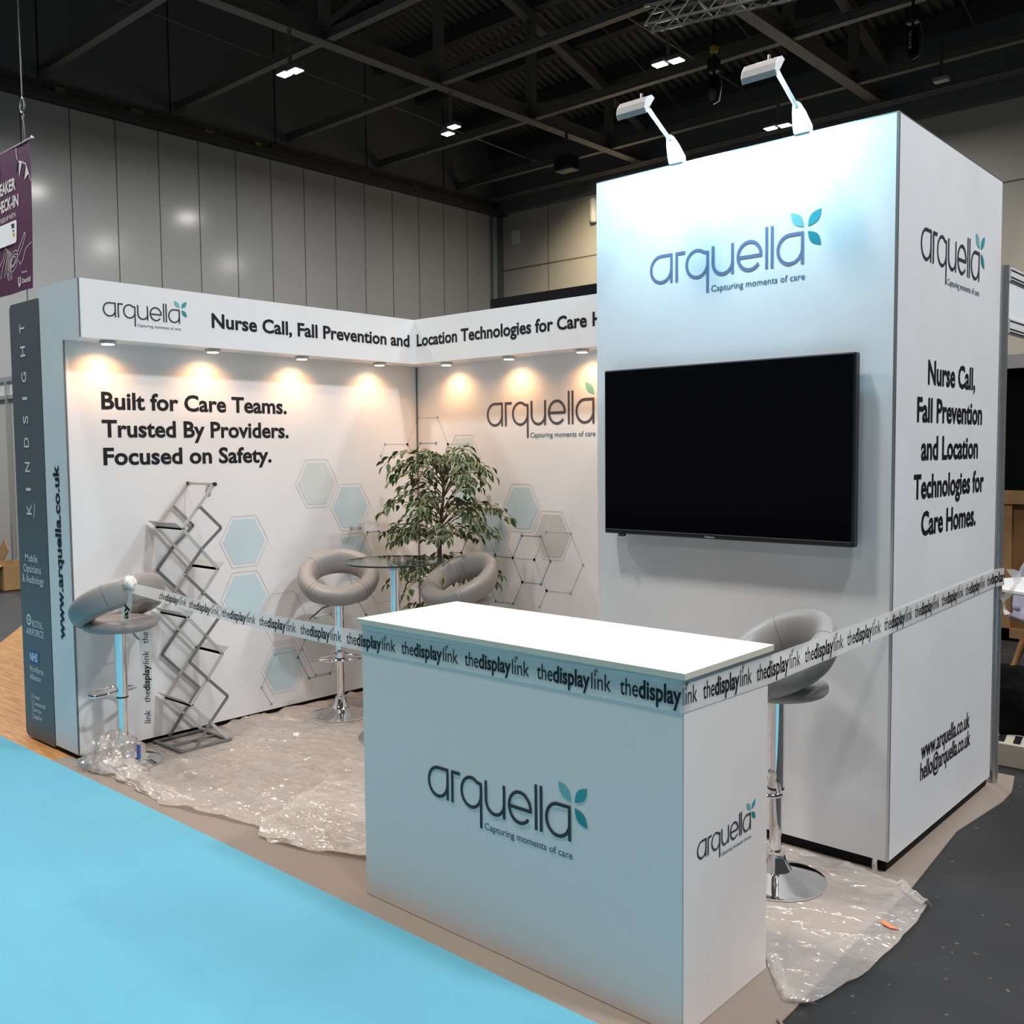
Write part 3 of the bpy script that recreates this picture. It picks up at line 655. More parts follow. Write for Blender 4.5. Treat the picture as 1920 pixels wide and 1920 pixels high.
# ================================================================== TOWER
X0, X1, Y0, Y1, TH = 2.3745, 3.7374, 1.3997, 2.6766, 2.8249
t3 = thing('display_tower', (3.05, 2.0, 0), 'tall white square display tower carrying the large screen', 'display tower')
mb = MB(); mb.box(X0, Y0, .045, X1, Y1, TH); mb.build('body', tower_print, t3)
mb = MB(); mb.box(X0+.01, Y0+.012, .006, X1-.012, Y1-.01, .045); mb.build('plinth', black_plinth, t3)
mb = MB(); mb.box(X1-.0085, Y0-.0015, .045, X1+.0015, Y0+.0085, TH+.002); mb.build('corner_profile', alu, t3)
mb = MB(); mb.box(X0, Y0-.001, TH, X1, Y0+.02, TH+.003); mb.box(X1-.02, Y0+.02, TH, X1+.001, Y1, TH+.003); mb.build('top_rail', alu, t3)
for fx, fy in ((X1-.05, Y0+.03), (X1-.05, Y1-.06), (X0+.06, Y0+.04)):
    mb = MB(); mb.lathe([(.012, 0), (.012, .046)], 10, (fx, fy-.024, 0)); mb.build('levelling_foot', chrome, t3)
tf = plane('Y', Y0); tr_ = plane('X', X1)
logo(t3, tf, 2.665, 2.3315, .711, word=logo_blue)
logo(t3, tr_, 1.637, 2.334, .718)
slogan(t3, tr_, [('Nurse Call,', 1.741, 2.332, 1.864, .090), ('Fall Prevention', 1.628, 2.439, 1.715, .090), ('and Location', 1.679, 2.390, 1.566, .090), ('Technologies for', 1.605, 2.484, 1.415, .090), ('Care Homes.', 1.693, 2.378, 1.268, .090)])
slogan(t3, tr_, [('www.arquella.co.uk', 1.738, 2.352, .358, .071), ('hello@arquella.co.uk', 1.732, 2.365, .273, .071)], bold=.018, name='contact_print')

# television
t = thing('television', (3.045, Y0, 1.24), 'large black wall-mounted television switched off on the tower', 'television')
mb = MB(); mb.box(2.466, 1.330, 1.240, 3.618, 1.372, 1.969); mb.build('casing', black_plastic, t, bevel=.006)
mb = MB(); mb.box(2.474, 1.3275, 1.262, 3.608, 1.331, 1.961); mb.build('screen', black_gloss, t)
mb = MB(); mb.box(2.80, 1.372, 1.40, 3.30, 1.3994, 1.80); mb.build('wall_bracket', black_plastic, t)
mb = MB(); mb.box(2.474, 1.3268, 1.2585, 3.608, 1.3295, 1.2605); mb.build('lower_trim', alu_dark, t)
mb = MB(); mb.keep = True; text_on(mb, plane('Y', 1.3295), 'Hisense', 2.985, 3.030, 1.2455, .008, .02); mb.build('brand_print', grey_ink, t)
mb = MB(); mb.box(2.544, 1.327, 1.230, 2.572, 1.345, 1.242); mb.build('standby_sensor', mat('red_led', (.02, .01, .01), .4), t)

# arm lamps on top of the tower
def arm_lamp(x, label):
    t = thing('arm_floodlight', (x, Y0+.01, TH), label, 'lamp', 'white arm floodlights on the tower')
    mb = MB()   # clamp: flared foot rising from the top edge
    prof = [(-.030, 0.0), (.030, 0.0), (.032, .03), (.022, .075), (.010, .105), (-.010, .105), (-.022, .075), (-.032, .03)]
    mb.add([(x+u, Y0-.012-.60*max(0, v-.02), TH+.004+v) for u, v in prof] + [(x+u, Y0+.034-.80*max(0, v-.02), TH+.004+v) for u, v in prof], [tuple(range(8)), tuple(range(8, 16))[::-1]] + [(i, (i+1) % 8, 8+(i+1) % 8, 8+i) for i in range(8)])
    mb.build('clamp_foot', lamp_white, t, bevel=.003)
    p0 = (x, Y0-.055, TH+.095); p1 = (x, 1.195, 3.000)
    mb = MB(); mb.tube([p0, p1], .0085, 12); mb.build('arm', lamp_white, t, smooth=True)
    # trough shaped head: long axis along X, opening turned down towards the graphic
    cy, cz = 1.165, 3.005; nv_ = Vector((0, .78, -.63)); tv_ = Vector((0, .63, .78))
    prof = [(-.047, .0), (-.040, .021), (-.016, .033), (.016, .033), (.040, .021), (.047, .0)]
    P3 = lambda a, b_: (cy + tv_.y*a - nv_.y*b_, cz + tv_.z*a - nv_.z*b_)
    xl, xr = x-.110, x+.024; n = len(prof)
    mb = MB()
    outer = [P3(a, b_) for a, b_ in prof]; inner = [P3(a*.94, b_*.88 - .0005) for a, b_ in prof]
    loop = outer + inner[::-1]; k = len(loop)
    mb.add([(xl, a, b) for a, b in loop] + [(xr, a, b) for a, b in loop], [(i, (i+1) % k, k+(i+1) % k, k+i) for i in range(k)] + [(i, i+1, k-2-i, k-1-i) for i in range(n-1)] + [(k+i, k+k-1-i, k+k-2-i, k+i+1) for i in range(n-1)])
    hd = mb.build('lamp_head', lamp_grey, t)
    for xx in (xl-.003, xr):
        mb = MB(); mb.add([(xx, a, b) for a, b in outer] + [(xx+.003, a, b) for a, b in outer], [tuple(range(n)), tuple(range(n, 2*n))[::-1]] + [(i, (i+1) % n, n+(i+1) % n, n+i) for i in range(n)]); mb.build('end_cap', lamp_white, hd)
    q = [P3(-.042, .006), P3(.042, .006)]
    mb = MB(); mb.add([(xl+.006, *q[0]), (xr-.006, *q[0]), (xr-.006, *q[1]), (xl+.006, *q[1])], [(0, 1, 2, 3)]); mb.build('lens', arm_glow, hd)
    mb = MB(); mb.lathe([(.006, 0), (.006, .02)], 8, (x-.03, cy+.02, cz+.045)); mb.build('thumb_screw', alu, hd)
    c = Vector((x-.045, cy, cz)) + nv_*.004
    lamp('AREA', c, 9.3, (.36, .76, 1.0), .13, c + Vector((0, .62, -.785)), size_y=.08)
arm_lamp(2.797, 'white arm floodlight clamped to the tower top, left one')
arm_lamp(3.365, 'white arm floodlight clamped to the tower top, right one')

# ================================================================== RECEPTION COUNTER
K0, K1, KY, KD, KZ = 2.3633, 3.7076, 0.0005, .4825, 1.0177
t = thing('reception_counter', (3.035, .24, 0), 'white reception counter with logo in the foreground', 'counter')
mb = MB(); mb.box(K0, KY, 0.001, K1, KD, KZ-.018); mb.build('body', counter_print, t, bevel=.0015)
mb = MB(); mb.box(K0-.0125, KY-.0125, KZ-.018, K1+.0125, KD+.0125, KZ-.001); mb.build('worktop_edge', edge_m, t)
mb = MB(); mb.box(K0-.0125, KY-.0125, KZ-.001, K1+.0125, KD+.0125, KZ); mb.build('worktop', counter_top_m, t)
mb = MB(); mb.box(K1-.002, KY-.001, .002, K1+.001, KY+.002, KZ-.019); mb.build('corner_profile', alu_light, t)
logo(t, plane('Y', KY), 2.702, .451, .619)
logo(t, plane('X', K1), .072, .476, .304)

# ================================================================== BAR STOOLS
def make_stool(label):
    t = thing('bar_stool', (0, 0, 0), label, 'bar stool', 'grey ring-back bar stools')
    mb = MB(); mb.lathe([(.186, .004), (.186, .010), (.165, .018), (.11, .030), (.060, .048), (.042, .075), (.034, .105), (.034, .118), (.024, .120)], 56)
    mb.build('base', chrome, t, smooth=True, local=True)
    mb = MB(); mb.lathe([(.0225, .10), (.0225, .40)], 28); mb.build('lower_pole', chrome, t, smooth=True, local=True)
    mb = MB(); mb.lathe([(.0295, .358), (.0295, .70)], 28); mb.build('upper_pole', chrome, t, smooth=True, local=True)
    mb = MB(); mb.lathe([(.0305, .350), (.0305, .358)], 28); mb.build('collar', black_plastic, t, smooth=True, local=True)
    # footrest: rounded loop to the front
    P = [(-.028, -.012, .385)] + [(-.05, -.02, .378)]
    P += [(.125*math.cos(a), -.075+.095*math.sin(a), .372) for a in [math.radians(165+210*i/22) for i in range(23)]]
    P += [(.05, -.02, .378), (.028, -.012, .385)]
    mb = MB(); mb.tube(P, .0095, 12); mb.build('footrest', chrome, t, smooth=True, local=True)
    mb = MB(); mb.tube([(-.03, -.01, .690), (-.10, -.03, .672), (-.155, -.06, .630), (-.18, -.075, .615)], .005, 8); mb.build('height_lever', alu_dark, t, smooth=True, local=True)
    # seat pad: flattened cushion
    prof = []
    for i in range(17):
        a = -PI/2 + PI*i/16; c_, s_ = math.cos(a), math.sin(a)
        prof.append((max(.002, .185*abs(c_)**.45), .738 + .037*(abs(s_)**.9)*(1 if s_ > 0 else -1)))
    mb = MB(); mb.lathe(prof, 56); mb.build('seat_pad', leather, t, smooth='all', local=True)
    # ring backrest: one closed padded sweep, low in front, high and broad at the back
    tilt = math.radians(28); zc = .848; R = .186; N, K = 72, 24; vs = []; fs = []
    def ringpt(a, b, grow=1.0):
        back = .5 - .5*math.cos(a)                                    # 0 front, 1 back
        hr = (.058 - .016*back)*grow; hz = (.056 + .020*back)*grow
        lean = math.radians(8 + 14*back)
        cb, sb = math.cos(b), math.sin(b)
        pr = math.copysign(abs(cb)**.85, cb)*hr; pz = math.copysign(abs(sb)**.85, sb)*hz
        pr2 = pr*math.cos(lean) + pz*math.sin(lean); pz2 = -pr*math.sin(lean)*.6 + pz*math.cos(lean)
        rr = R + pr2
        x = rr*1.03*math.sin(a); y = -rr*math.cos(a)
        return Vector((x, y*math.cos(tilt) - pz2*math.sin(tilt), zc + y*math.sin(tilt) + pz2*math.cos(tilt)))
    for i in range(N):
        for j in range(K): vs.append(ringpt(2*PI*i/N, 2*PI*j/K))
    fs = [(i*K+j, i*K+(j+1) % K, ((i+1) % N)*K+(j+1) % K, ((i+1) % N)*K+j) for i in range(N) for j in range(K)]
    mb = MB(); mb.add(vs, fs); rg = mb.build('ring_backrest', leather, t, smooth='all', local=True)
    mb = MB()
    for deg in (42, -42, 48, -48, 128, -128):
        mb.tube([ringpt(math.radians(deg), 2*PI*j/28, 1.0) for j in range(28)], .0012, 5, True)
    mb.tube([ringpt(2*PI*i/72, -.9) for i in range(72)], .0012, 5, True)
    mb.build('seam', seam_m, rg, smooth=True, local=True)
    return t
stool = make_stool('grey ring-back bar stool seen from the front between brochure rack and glass table')
stool.location = (.352, 1.463, 0); stool.rotation_euler = (0, 0, math.radians(52))
def place(x, y, rz, label):
    s = copy_tree(stool); s.location = (x, y, 0); s.rotation_euler = (0, 0, math.radians(rz)); s['label'] = label; return s
place(.230, .137, -78, 'grey ring-back bar stool at far left with the barrier tape knotted on it')
place(1.07, 1.80, -4, 'grey ring-back bar stool right of the glass table by the plant')
place(3.44, 1.075, -34, 'grey ring-back bar stool behind the right end of the white counter')

# ================================================================== GLASS TABLE
tx, ty = .973, 1.373
t = thing('bistro_table', (tx, ty, 0), 'tall round glass bistro table on a chrome column', 'table')
mb = MB(); mb.lathe([(.218, .006), (.218, .012), (.18, .020), (.09, .034), (.045, .06), (.036, .09)], 56, (tx, ty, 0)); mb.build('base', chrome, t, smooth=True)
mb = MB(); mb.lathe([(.027, .06), (.027, .985)], 28, (tx, ty, 0)); mb.build('column', chrome, t, smooth=True)
mb = MB(); mb.lathe([(.034, .955), (.034, .985), (.07, .990), (.07, .994)], 28, (tx, ty, 0)); mb.build('top_flange', alu, t, smooth=True)
mb = MB(); mb.lathe([(.281, .9975), (.281, 1.0065)], 72, (tx, ty, 0)); gt = mb.build('glass_top', glass_m, t, smooth=True)
mb = MB(); P = [(.2812, .9972), (.2845, .9985), (.2845, 1.0055), (.2812, 1.0068)]; n = 72
vs = [(tx+r*math.cos(2*PI*j/n), ty+r*math.sin(2*PI*j/n), z) for r, z in P for j in range(n)]
mb.add(vs, [(((i) % 4)*n+j, ((i) % 4)*n+(j+1) % n, ((i+1) % 4)*n+(j+1) % n, ((i+1) % 4)*n+j) for i in range(4) for j in range(n)]); mb.build('polished_edge', glass_edge, gt, smooth=True)

# ================================================================== ARTIFICIAL FICUS
px, py = .66, 2.03
t = thing('ficus_tree', (px, py, 0), 'variegated artificial ficus tree in the corner of the stand', 'plant')
mb = MB(); trunkpts = [(px, py, .02), (px+.012, py, .35), (px-.005, py+.01, .62), (px-.012, py, .85), (px+.006, py-.01, 1.08), (px+.028, py, 1.30), (px+.05, py, 1.48)]
mb.tube(trunkpts, [.022, .021, .019, .017, .014, .010, .005], 10)
mb.tube([(px+.02, py+.02, .02), (px+.03, py+.015, .3), (px+.0, py+.02, .6)], [.014, .013, .010], 8)
def trunk_at(z):
    for a, b in zip(trunkpts, trunkpts[1:]):
        if a[2] <= z <= b[2]: return Vector(a).lerp(Vector(b), (z-a[2])/(b[2]-a[2]))
    return Vector(trunkpts[-1])
leaves = MB(); leaves.keep = True
rnd = random.Random(21)
def leaf(p, dirv, upv, L):
    d_ = dirv.normalized(); s_ = d_.cross(upv)
    if s_.length < .05: s_ = d_.cross(Vector((1, .3, 0)))
    s_.normalize(); u_ = s_.cross(d_)
    w = L*.25; cup = .12*L
    def pt(f, g, droop=1): return p + d_*(L*f) + s_*(w*g) + u_*(abs(g)*cup - droop*.22*L*f*f)
    inner = [pt(.03, 0), pt(.20, .57), pt(.49, .80), pt(.77, .43), pt(.97, 0), pt(.77, -.43), pt(.49, -.80), pt(.20, -.57)]
    outer = [pt(0, 0), pt(.18, .72), pt(.48, 1.0), pt(.78, .58), pt(1.06, 0), pt(.78, -.58), pt(.48, -1.0), pt(.18, -.72)]
    mid = pt(.48, 0)
    leaves.add(inner + outer + [mid], [(i, (i+1) % 8, 16) for i in range(8)], 0)
    leaves.add(inner + outer, [(i, 8+i, 8+(i+1) % 8, (i+1) % 8) for i in range(8)], 1)
tiers = [(.42, 6, .30, .08), (.54, 7, .32, .10), (.76, 8, .36, .12), (.85, 8, .38, .13), (1.04, 10, .47, .15), (1.12, 11, .48, .17), (1.20, 7, .36, .18), (1.36, 9, .40, .20), (1.43, 9, .40, .18), (1.47, 7, .30, .15)]
ph = 0
for (z0, cnt, reach, rise) in tiers:
    for k in range(cnt):
        ph += 2.39996
        a = ph + rnd.uniform(-.3, .3); rch = reach*rnd.uniform(.6, 1.06)
        ex = math.cos(a)*rch; ey = math.sin(a)*rch
        if py+ey > 2.40: ey = 2.40-py
        s0 = trunk_at(z0 + rnd.uniform(-.04, .04))
        rs = rise*rnd.uniform(.5, 1.1)
        pts = []
        for i in range(9):
            f = i/8; pts.append(s0 + Vector((ex*f, ey*f, rs*math.sin(f*2.35)*1.15 - .05*f*f)))
        mb.tube(pts, [.0045*(1-.75*i/8) for i in range(9)], 5)
        nl = int(9 + rch*24)
        for q in range(nl):
            f = .28 + .74*q/nl; i = min(7, int(f*8)); p = pts[i].lerp(pts[i+1], min(1, f*8-i))
            side = 1 if q % 2 else -1; tdir = (pts[i+1]-pts[i]).normalized(); sd = tdir.cross(Vector((0, 0, 1))).normalized()
            dv = tdir*rnd.uniform(.3, .9) + sd*side*rnd.uniform(.4, 1.0) + Vector((0, 0, rnd.uniform(-.85, .25)))
            off = sd*side*rnd.uniform(.0, .035) + Vector((0, 0, rnd.uniform(-.03, .02)))
            pp = p+off
            if pp.y > 2.40 or pp.x < .06 or (math.hypot(pp.x-1.07, pp.y-1.80) < .27 and pp.z < 1.06): continue
            leaf(pp, dv, Vector((rnd.uniform(-.5, .5), rnd.uniform(-.5, .5), 1)), rnd.uniform(.046, .074))
        leaf(pts[-1], (pts[-1]-pts[-2]) + Vector((0, 0, -.02)), Vector((0, 0, 1)), .06)
mb.build('trunk', bark, t, smooth=True)
leaves.build('foliage', [leaf_green, leaf_cream], t)
mb = MB(); mb.lathe([(.10, .004), (.125, .01), (.14, .17), (.148, .18), (.148, .19), (.13, .19), (.128, .165), (.01, .165)], 36, (px, py, 0)); mb.build('pot', black_plastic, t, smooth=True)

# ================================================================== BROCHURE RACK
t = thing('brochure_rack', (.165, .56, 0), 'folding zigzag silver brochure rack against the left wall', 'brochure stand')
XL, XR = .028, .305
N = [(.700, .020), (.485, .250), (.685, .503), (.475, .735), (.672, .978), (.463, 1.214), (.662, 1.447)]
Bn = [None, (.692, 1.205), None, (.462, .970), None, (.690, .740), None, (.474, .493), None, (.704, .258), None, (.505, .018)]
mid = lambda a, b: ((a[0]+b[0])/2, (a[1]+b[1])/2)
mb = MB()
for xx in (XL-.004, XR+.004): mb.box(xx-.008, .405, .006, xx+.008, .725, .018)
mb.box(XL, .405, .006, XR, .425, .018); mb.box(XL, .705, .006, XR, .725, .018); mb.box(XL+.13, .425, .008, XL+.15, .705, .014); mb.build('base_frame', alu_dark, t, bevel=.002)
for i in range(6):
    a, b = N[i], N[i+1]
    mb = MB()
    for xx in (XL, XR): mb.bar((xx, a[0], a[1]), (xx, b[0], b[1]), .007, .017, (0, -(b[1]-a[1]), (b[0]-a[0])))
    for q in (a, b): mb.bar((XL, q[0], q[1]), (XR, q[0], q[1]), .010, .014)
    if i < 5:                                    # literature lip at the lower edge of each pocket
        lip = b if i % 2 == 0 else b
        dy = -.045 if i % 2 == 0 else .035
        mb.bar((XL-.004, lip[0]+dy/2, lip[1]+.018), (XR+.004, lip[0]+dy/2, lip[1]+.018), abs(dy)*1.25, .004, (0, .75 if dy < 0 else -.75, 1))
    pf = mb.build('pocket_frame', alu_light, t)
    dv = Vector((0, b[0]-a[0], b[1]-a[1])).normalized()*.015
    mb = MB(); A = Vector((0, a[0], a[1]))+dv; B = Vector((0, b[0], b[1]))-dv
    mb.add([(XL+.006, A.y, A.z), (XR-.006, A.y, A.z), (XR-.006, B.y, B.z), (XL+.006, B.y, B.z)], [(0, 1, 2, 3)]); mb.build('acrylic_panel', acrylic, pf)
chain = [mid(N[5], N[6]), Bn[1], mid(N[4], N[5]), Bn[3], mid(N[3], N[4]), Bn[5], mid(N[2], N[3]), Bn[7], mid(N[1], N[2]), Bn[9], mid(N[0], N[1]), Bn[11]]
for xx in (XL-.0085, XR+.0085):
    for k in range(0, 11):
        a, b = chain[k], chain[k+1]
        mb = MB(); mb.bar((xx, a[0], a[1]), (xx, b[0], b[1]), .006, .016, (0, -(b[1]-a[1]), (b[0]-a[0])))
        br = mb.build('brace', alu_dark, t)
        mb = MB(); s = 1 if xx > .2 else -1
        mb.tube([(xx+s*.002, a[0], a[1]), (xx+s*.006, a[0], a[1])], .005, 8); mb.build('rivet', chrome, br)
mb = MB(); q = N[6]
for xx in (XL, XR): mb.tube([(xx-.008, q[0], q[1]), (xx+.010, q[0], q[1])], .011, 12)
mb.build('pivot_knob', black_plastic, t)
mb = MB(); mb.tube([(XR-.06+.022*math.sin(a), q[0]-.004, q[1]-.045+.022*math.cos(a)) for a in [2*PI*i/16 for i in range(16)]], .006, 6, True); mb.bar((XR-.06, q[0], q[1]-.02), (XR-.06, q[0], q[1]), .03, .006); mb.build('carry_tag', alu_light, t)

# ================================================================== BARRIER TAPE
HWID = .085
path = [Vector((.415, .110, .945)), Vector((K0, KY-.0025, .936)), Vector((K1+.0026, KY-.0025, .952)), Vector((K1+.0028, KD, .941)), Vector((X1+.0030, Y0-.003, .965)), Vector((X1+.0045, Y1+.002, .997)), Vector((3.7655, 2.735, 1.000))]
wid = [.050, .074, .088, .088, .084, .084, .082]
cum = [0.0]
for a, b in zip(path, path[1:]): cum.append(cum[-1] + (b-a).length)
def tape_pt(s, h, lift=0.0):
    s = max(0, min(cum[-1]-1e-6, s)); i = max(k for k in range(len(path)-1) if cum[k] <= s)
    f = (s-cum[i])/(cum[i+1]-cum[i]); a, b = path[i], path[i+1]
    p = a.lerp(b, f); w = wid[i]*(1-f) + wid[i+1]*f
    if i == 0: p = p + Vector((0, 0, -.030*4*f*(1-f)*.5))
    nrm = (b-a).cross(Vector((0, 0, 1))).normalized()
    tw = Vector((0, 0, 1))
    if i == 0: tw = (Vector((0, 0, 1)) - nrm*(.55*(1-f)**2)).normalized()
    if i == 0: p = p + tw*(.004*math.sin(f*9)*(1-f))
    return p + tw*(w*h) + nrm*lift
t = thing('barrier_tape', (K1, KY, .95), 'white barrier tape with repeated printing tied across the stand', 'barrier tape')
mb = MB(); mb.keep = True; ss = []
for i in range(len(path)-1):
    n = max(2, int((cum[i+1]-cum[i])/.05)); ss += [cum[i] + (cum[i+1]-cum[i])*k/n for k in range(n)]
ss.append(cum[-1])
vs = []
for s in ss: vs += [tape_pt(s, -.5), tape_pt(s, .5)]
mb.add(vs, [(2*i, 2*i+2, 2*i+3, 2*i+1) for i in range(len(ss)-1)]); mb.build('film', tape_film, t, smooth='all')
per = .3075; s0 = cum[1] + (2.580-K0)
def tape_word(fn, s):
    mb = MB(); mb.keep = True
    for w, a, b, bo in (('the', 0, .061, .004), ('display', .063, .201, .027), ('link', .206, .276, .0)):
        v_, f_ = text_mesh(w, bo)
        mb.add([fn(s + a + x*(b-a), -.26 + y/CAP*.56) for x, y in v_], f_)
    # little link loop over the i
    for c in ((.221, .33), (.225, .39)):
        rp = [fn(s + c[0] + .0055*math.cos(q), c[1] + .06*math.sin(q)) for q in [2*PI*k/10 for k in range(10)]]
        rq = [fn(s + c[0] + .0037*math.cos(q), c[1] + .04*math.sin(q)) for q in [2*PI*k/10 for k in range(10)]]
        mb.add(rp+rq, [(k, (k+1) % 10, 10+(k+1) % 10, 10+k) for k in range(10)])
    mb.build('lettering_print', ink, t)
k = -12
while True:
    s = s0 + per*k
    if s > cum[-1]-.1: break
    # keep the printing clear of the folds: nudge it along where a word would straddle one
    if s > .02: tape_word(lambda q, h: tape_pt(q, h, .0008), s)
    k += 1
# knot and short ends round the stool
mb = MB(); n1, n2 = 18, 12; vs = []
for i in range(n1):
    for j in range(n2+1):
        th = PI*j/n2; phi = 2*PI*i/n1
        dd = Vector((math.sin(th)*math.cos(phi), math.sin(th)*math.sin(phi), math.cos(th)))
        r = .034*(1 + .45*noise.noise(dd*2.6) + .25*noise.noise(dd*6.0))
        vs.append(Vector((.420, .103, .962)) + Vector((dd.x*r, dd.y*r, dd.z*r*1.15)))
mb.add(vs, [(i*(n2+1)+j, ((i+1) % n1)*(n2+1)+j, ((i+1) % n1)*(n2+1)+j+1, i*(n2+1)+j+1) for i in range(n1) for j in range(n2)])
mb.build('knot', knot_m, t, smooth='all')
sr = Vector((.743, .668, 0))
mb = MB(); mb.keep = True; vs = []
for i in range(9):
    f = i/8; c = Vector((.438 - .03*f, .088 - .01*f, .940 - .165*f)); w = .018 + .008*math.sin(f*3); vs += [c - sr*w, c + sr*w + Vector((0, 0, .01))]
mb.add(vs, [(2*i, 2*i+1, 2*i+3, 2*i+2) for i in range(8)])
vs = []
for i in range(13):
    f = i/12; c = Vector((.255 + .01*f, .258, .725 - .535*f)); w = .029 + .003*math.sin(f*7); vs += [c - sr*w, c + sr*w]
mb.add(vs, [(2*i, 2*i+1, 2*i+3, 2*i+2) for i in range(12)]); mb.build('loose_end', tape_film, t, smooth='all')
mb = MB(); mb.keep = True
tail = lambda a, h: Vector((.2630, .2565, 0)) + Vector((0, 0, a)) - sr*(h*.058)
for base in (.305, .62, -.012):
    for w, a, b, bo in (('the', 0, .061, 0), ('display', .063, .201, .027), ('link', .206, .276, 0)):
        if base+a < .19 or base+b > .72: continue
        v_, f_ = text_mesh(w, bo); mb.add([tail(base+a+x*(b-a), -.26+y/CAP*.56) + Vector((.0012, -.0014, 0)) for x, y in v_], f_)
v_, f_ = text_mesh('ay', .026); mb.add([Vector((.424, .080, 0)) + Vector((0, 0, .79+.08*x)) - sr*((y/CAP-.3)*.025) for x, y in v_], f_)
mb.build('loose_end_print', ink, t)
mb = MB(); mb.keep = True; vs = []
for i in range(15):   # crumpled tail hanging off the far post
    f = i/14; c = Vector((3.775 + .028*math.sin(f*6) + .012, 2.75 + .02*math.sin(f*9), 1.035 - .22*f)); w = .020*(1-.55*f) + .006*math.sin(f*14); vs += [c - sr*w, c + sr*w + Vector((0, 0, .006*math.sin(f*20)))]
mb.add(vs, [(2*i, 2*i+1, 2*i+3, 2*i+2) for i in range(14)]); mb.build('loose_end', tape_film, t, smooth='all')

# ================================================================== POLYTHENE SHEETS
def lerp_poly(P, f):
    Ls = [0]
    for a, b in zip(P, P[1:]): Ls.append(Ls[-1] + (Vector(b)-Vector(a)).length)
    s = f*Ls[-1]
    for i in range(len(P)-1):
        if s <= Ls[i+1] + 1e-9:
            g = (s-Ls[i])/(Ls[i+1]-Ls[i]); return Vector(P[i]).lerp(Vector(P[i+1]), g)
    return Vector(P[-1])
FEET = [(.352, 1.463, .20), (.217, .13, .20), (1.07, 1.80, .20), (3.44, 1.075, .20), (.973, 1.373, .23), (.66, 2.03, .15), (.165, .565, .26)]
def ridged(p): return 1 - abs(noise.noise(p))*2
def sheet(front, back, nu, nv, amp, seed, ang, jit=.012, keepout=None):
    mb = MB(); mb.keep = True; vs = []
    ca, sa = math.cos(ang), math.sin(ang)
    for j in range(nv+1):
        for i in range(nu+1):
            a = lerp_poly(front, i/nu); b = lerp_poly(back, i/nu); p = a.lerp(b, j/nv)
            e = min(i, nu-i, j*1.0, nv-j)
            if e < 1: p = p + Vector((noise.noise(Vector((p.x*9, p.y*9, seed))), noise.noise(Vector((p.x*9, p.y*9, seed+7)))))*jit
            l = p.x*ca + p.y*sa; c = -p.x*sa + p.y*ca
            wx = noise.noise(Vector((p.x*2.3, p.y*2.3, seed)))*.16; 
            r1 = max(0, ridged(Vector((l*1.2, (c+wx)*5.0, seed))))**3
            r2_ = max(0, ridged(Vector((l*4+5, (c-wx)*9.0, seed+3))))**3
            r3 = max(0, ridged(Vector((p.x*14, p.y*11, seed+9))))**2.5
            msk = .35 + .65*max(0, min(1, .5 + 1.6*noise.noise(Vector((p.x*1.5, p.y*1.5, seed+20)))))
            z = amp*(1.0*r1 + .55*r2_ + .30*r3*msk)
            m = 1.0
            for (fx, fy, fr) in FEET: m = min(m, max(0, min(1, (math.hypot(p.x-fx, p.y-fy)-fr)/.12)))
            if keepout:
                x0, y0, x1, y1 = keepout
                dx = max(x0-p.x, p.x-x1, 0); dy = max(y0-p.y, p.y-y1, 0); m = min(m, max(0, min(1, math.hypot(dx, dy)/.06)))
            vs.append((p.x, p.y, .0022 + z*m))
    mb.add(vs, [(j*(nu+1)+i, j*(nu+1)+i+1, (j+1)*(nu+1)+i+1, (j+1)*(nu+1)+i) for j in range(nv) for i in range(nu)])
    return mb
t = thing('plastic_sheet', (1.2, 1.0, 0), 'large crumpled clear polythene sheet over the floor left of the counter', 'plastic sheet', 'clear polythene floor coverings')
mb = sheet([(.10, .02), (.28, .015), (.61, .0), (.945, -.045), (1.35, .05), (1.52, .085), (1.70, .03), (2.10, .185), (2.355, .22)], [(.015, .95), (.015, 2.2), (.3, 2.42), (1.3, 2.43), (2.35, 2.3)], 190, 150, .020, 3.0, .35, keepout=(K0, KY, K1, KD))
mb.build('film', sheet_film, t, smooth='all')
# upper fold lying over the first layer
mb = sheet([(1.52, .11), (1.62, .03), (1.85, .06), (2.10, .16), (2.35, .205)], [(1.30, .62), (1.45, .72), (1.8, .75), (2.1, .70), (2.35, .66)], 80, 50, .022, 11.0, .5, keepout=(K0, KY, K1, KD))
for v in mb.v: v.z += .006
mb.build('folded_layer', sheet_film, t, smooth='all')
# gathered bunch round the left stool
def bunch(c, rx, ry, rz, seed, amp, n1=48, n2=26):
    mb = MB(); mb.keep = True; vs = []
    for j in range(n2+1):
        for i in range(n1):
            th = PI*.5*j/n2; phi = 2*PI*i/n1
            dd = Vector((math.cos(th)*math.cos(phi), math.cos(th)*math.sin(phi), math.sin(th)))
            q = Vector((math.cos(phi)*2.2, math.sin(phi)*2.2, th*.8 + seed))
            r = 1 + amp*(max(0, ridged(q))**2 - .4) + .12*noise.noise(dd*5 + Vector((seed, 0, 0)))
            vs.append((c[0]+dd.x*rx*r, c[1]+dd.y*ry*r, max(.003, c[2]+dd.z*rz*(1+.25*noise.noise(dd*3+Vector((0, seed, 0)))))))
    mb.add(vs, [(j*n1+i, j*n1+(i+1) % n1, (j+1)*n1+(i+1) % n1, (j+1)*n1+i) for j in range(n2) for i in range(n1)])
    return mb
mb = bunch((.20, .09, .0), .13, .14, .17, 2.0, .55); mb.build('gathered_bunch', sheet_film, t, smooth='all')
mb = bunch((.36, .06, .0), .20, .085, .065, 5.0, .5); mb.build('gathered_bunch', sheet_film, t, smooth='all')
mb = bunch((.66, .035, .0), .26, .055, .035, 8.0, .5); mb.build('gathered_bunch', sheet_film, t, smooth='all')
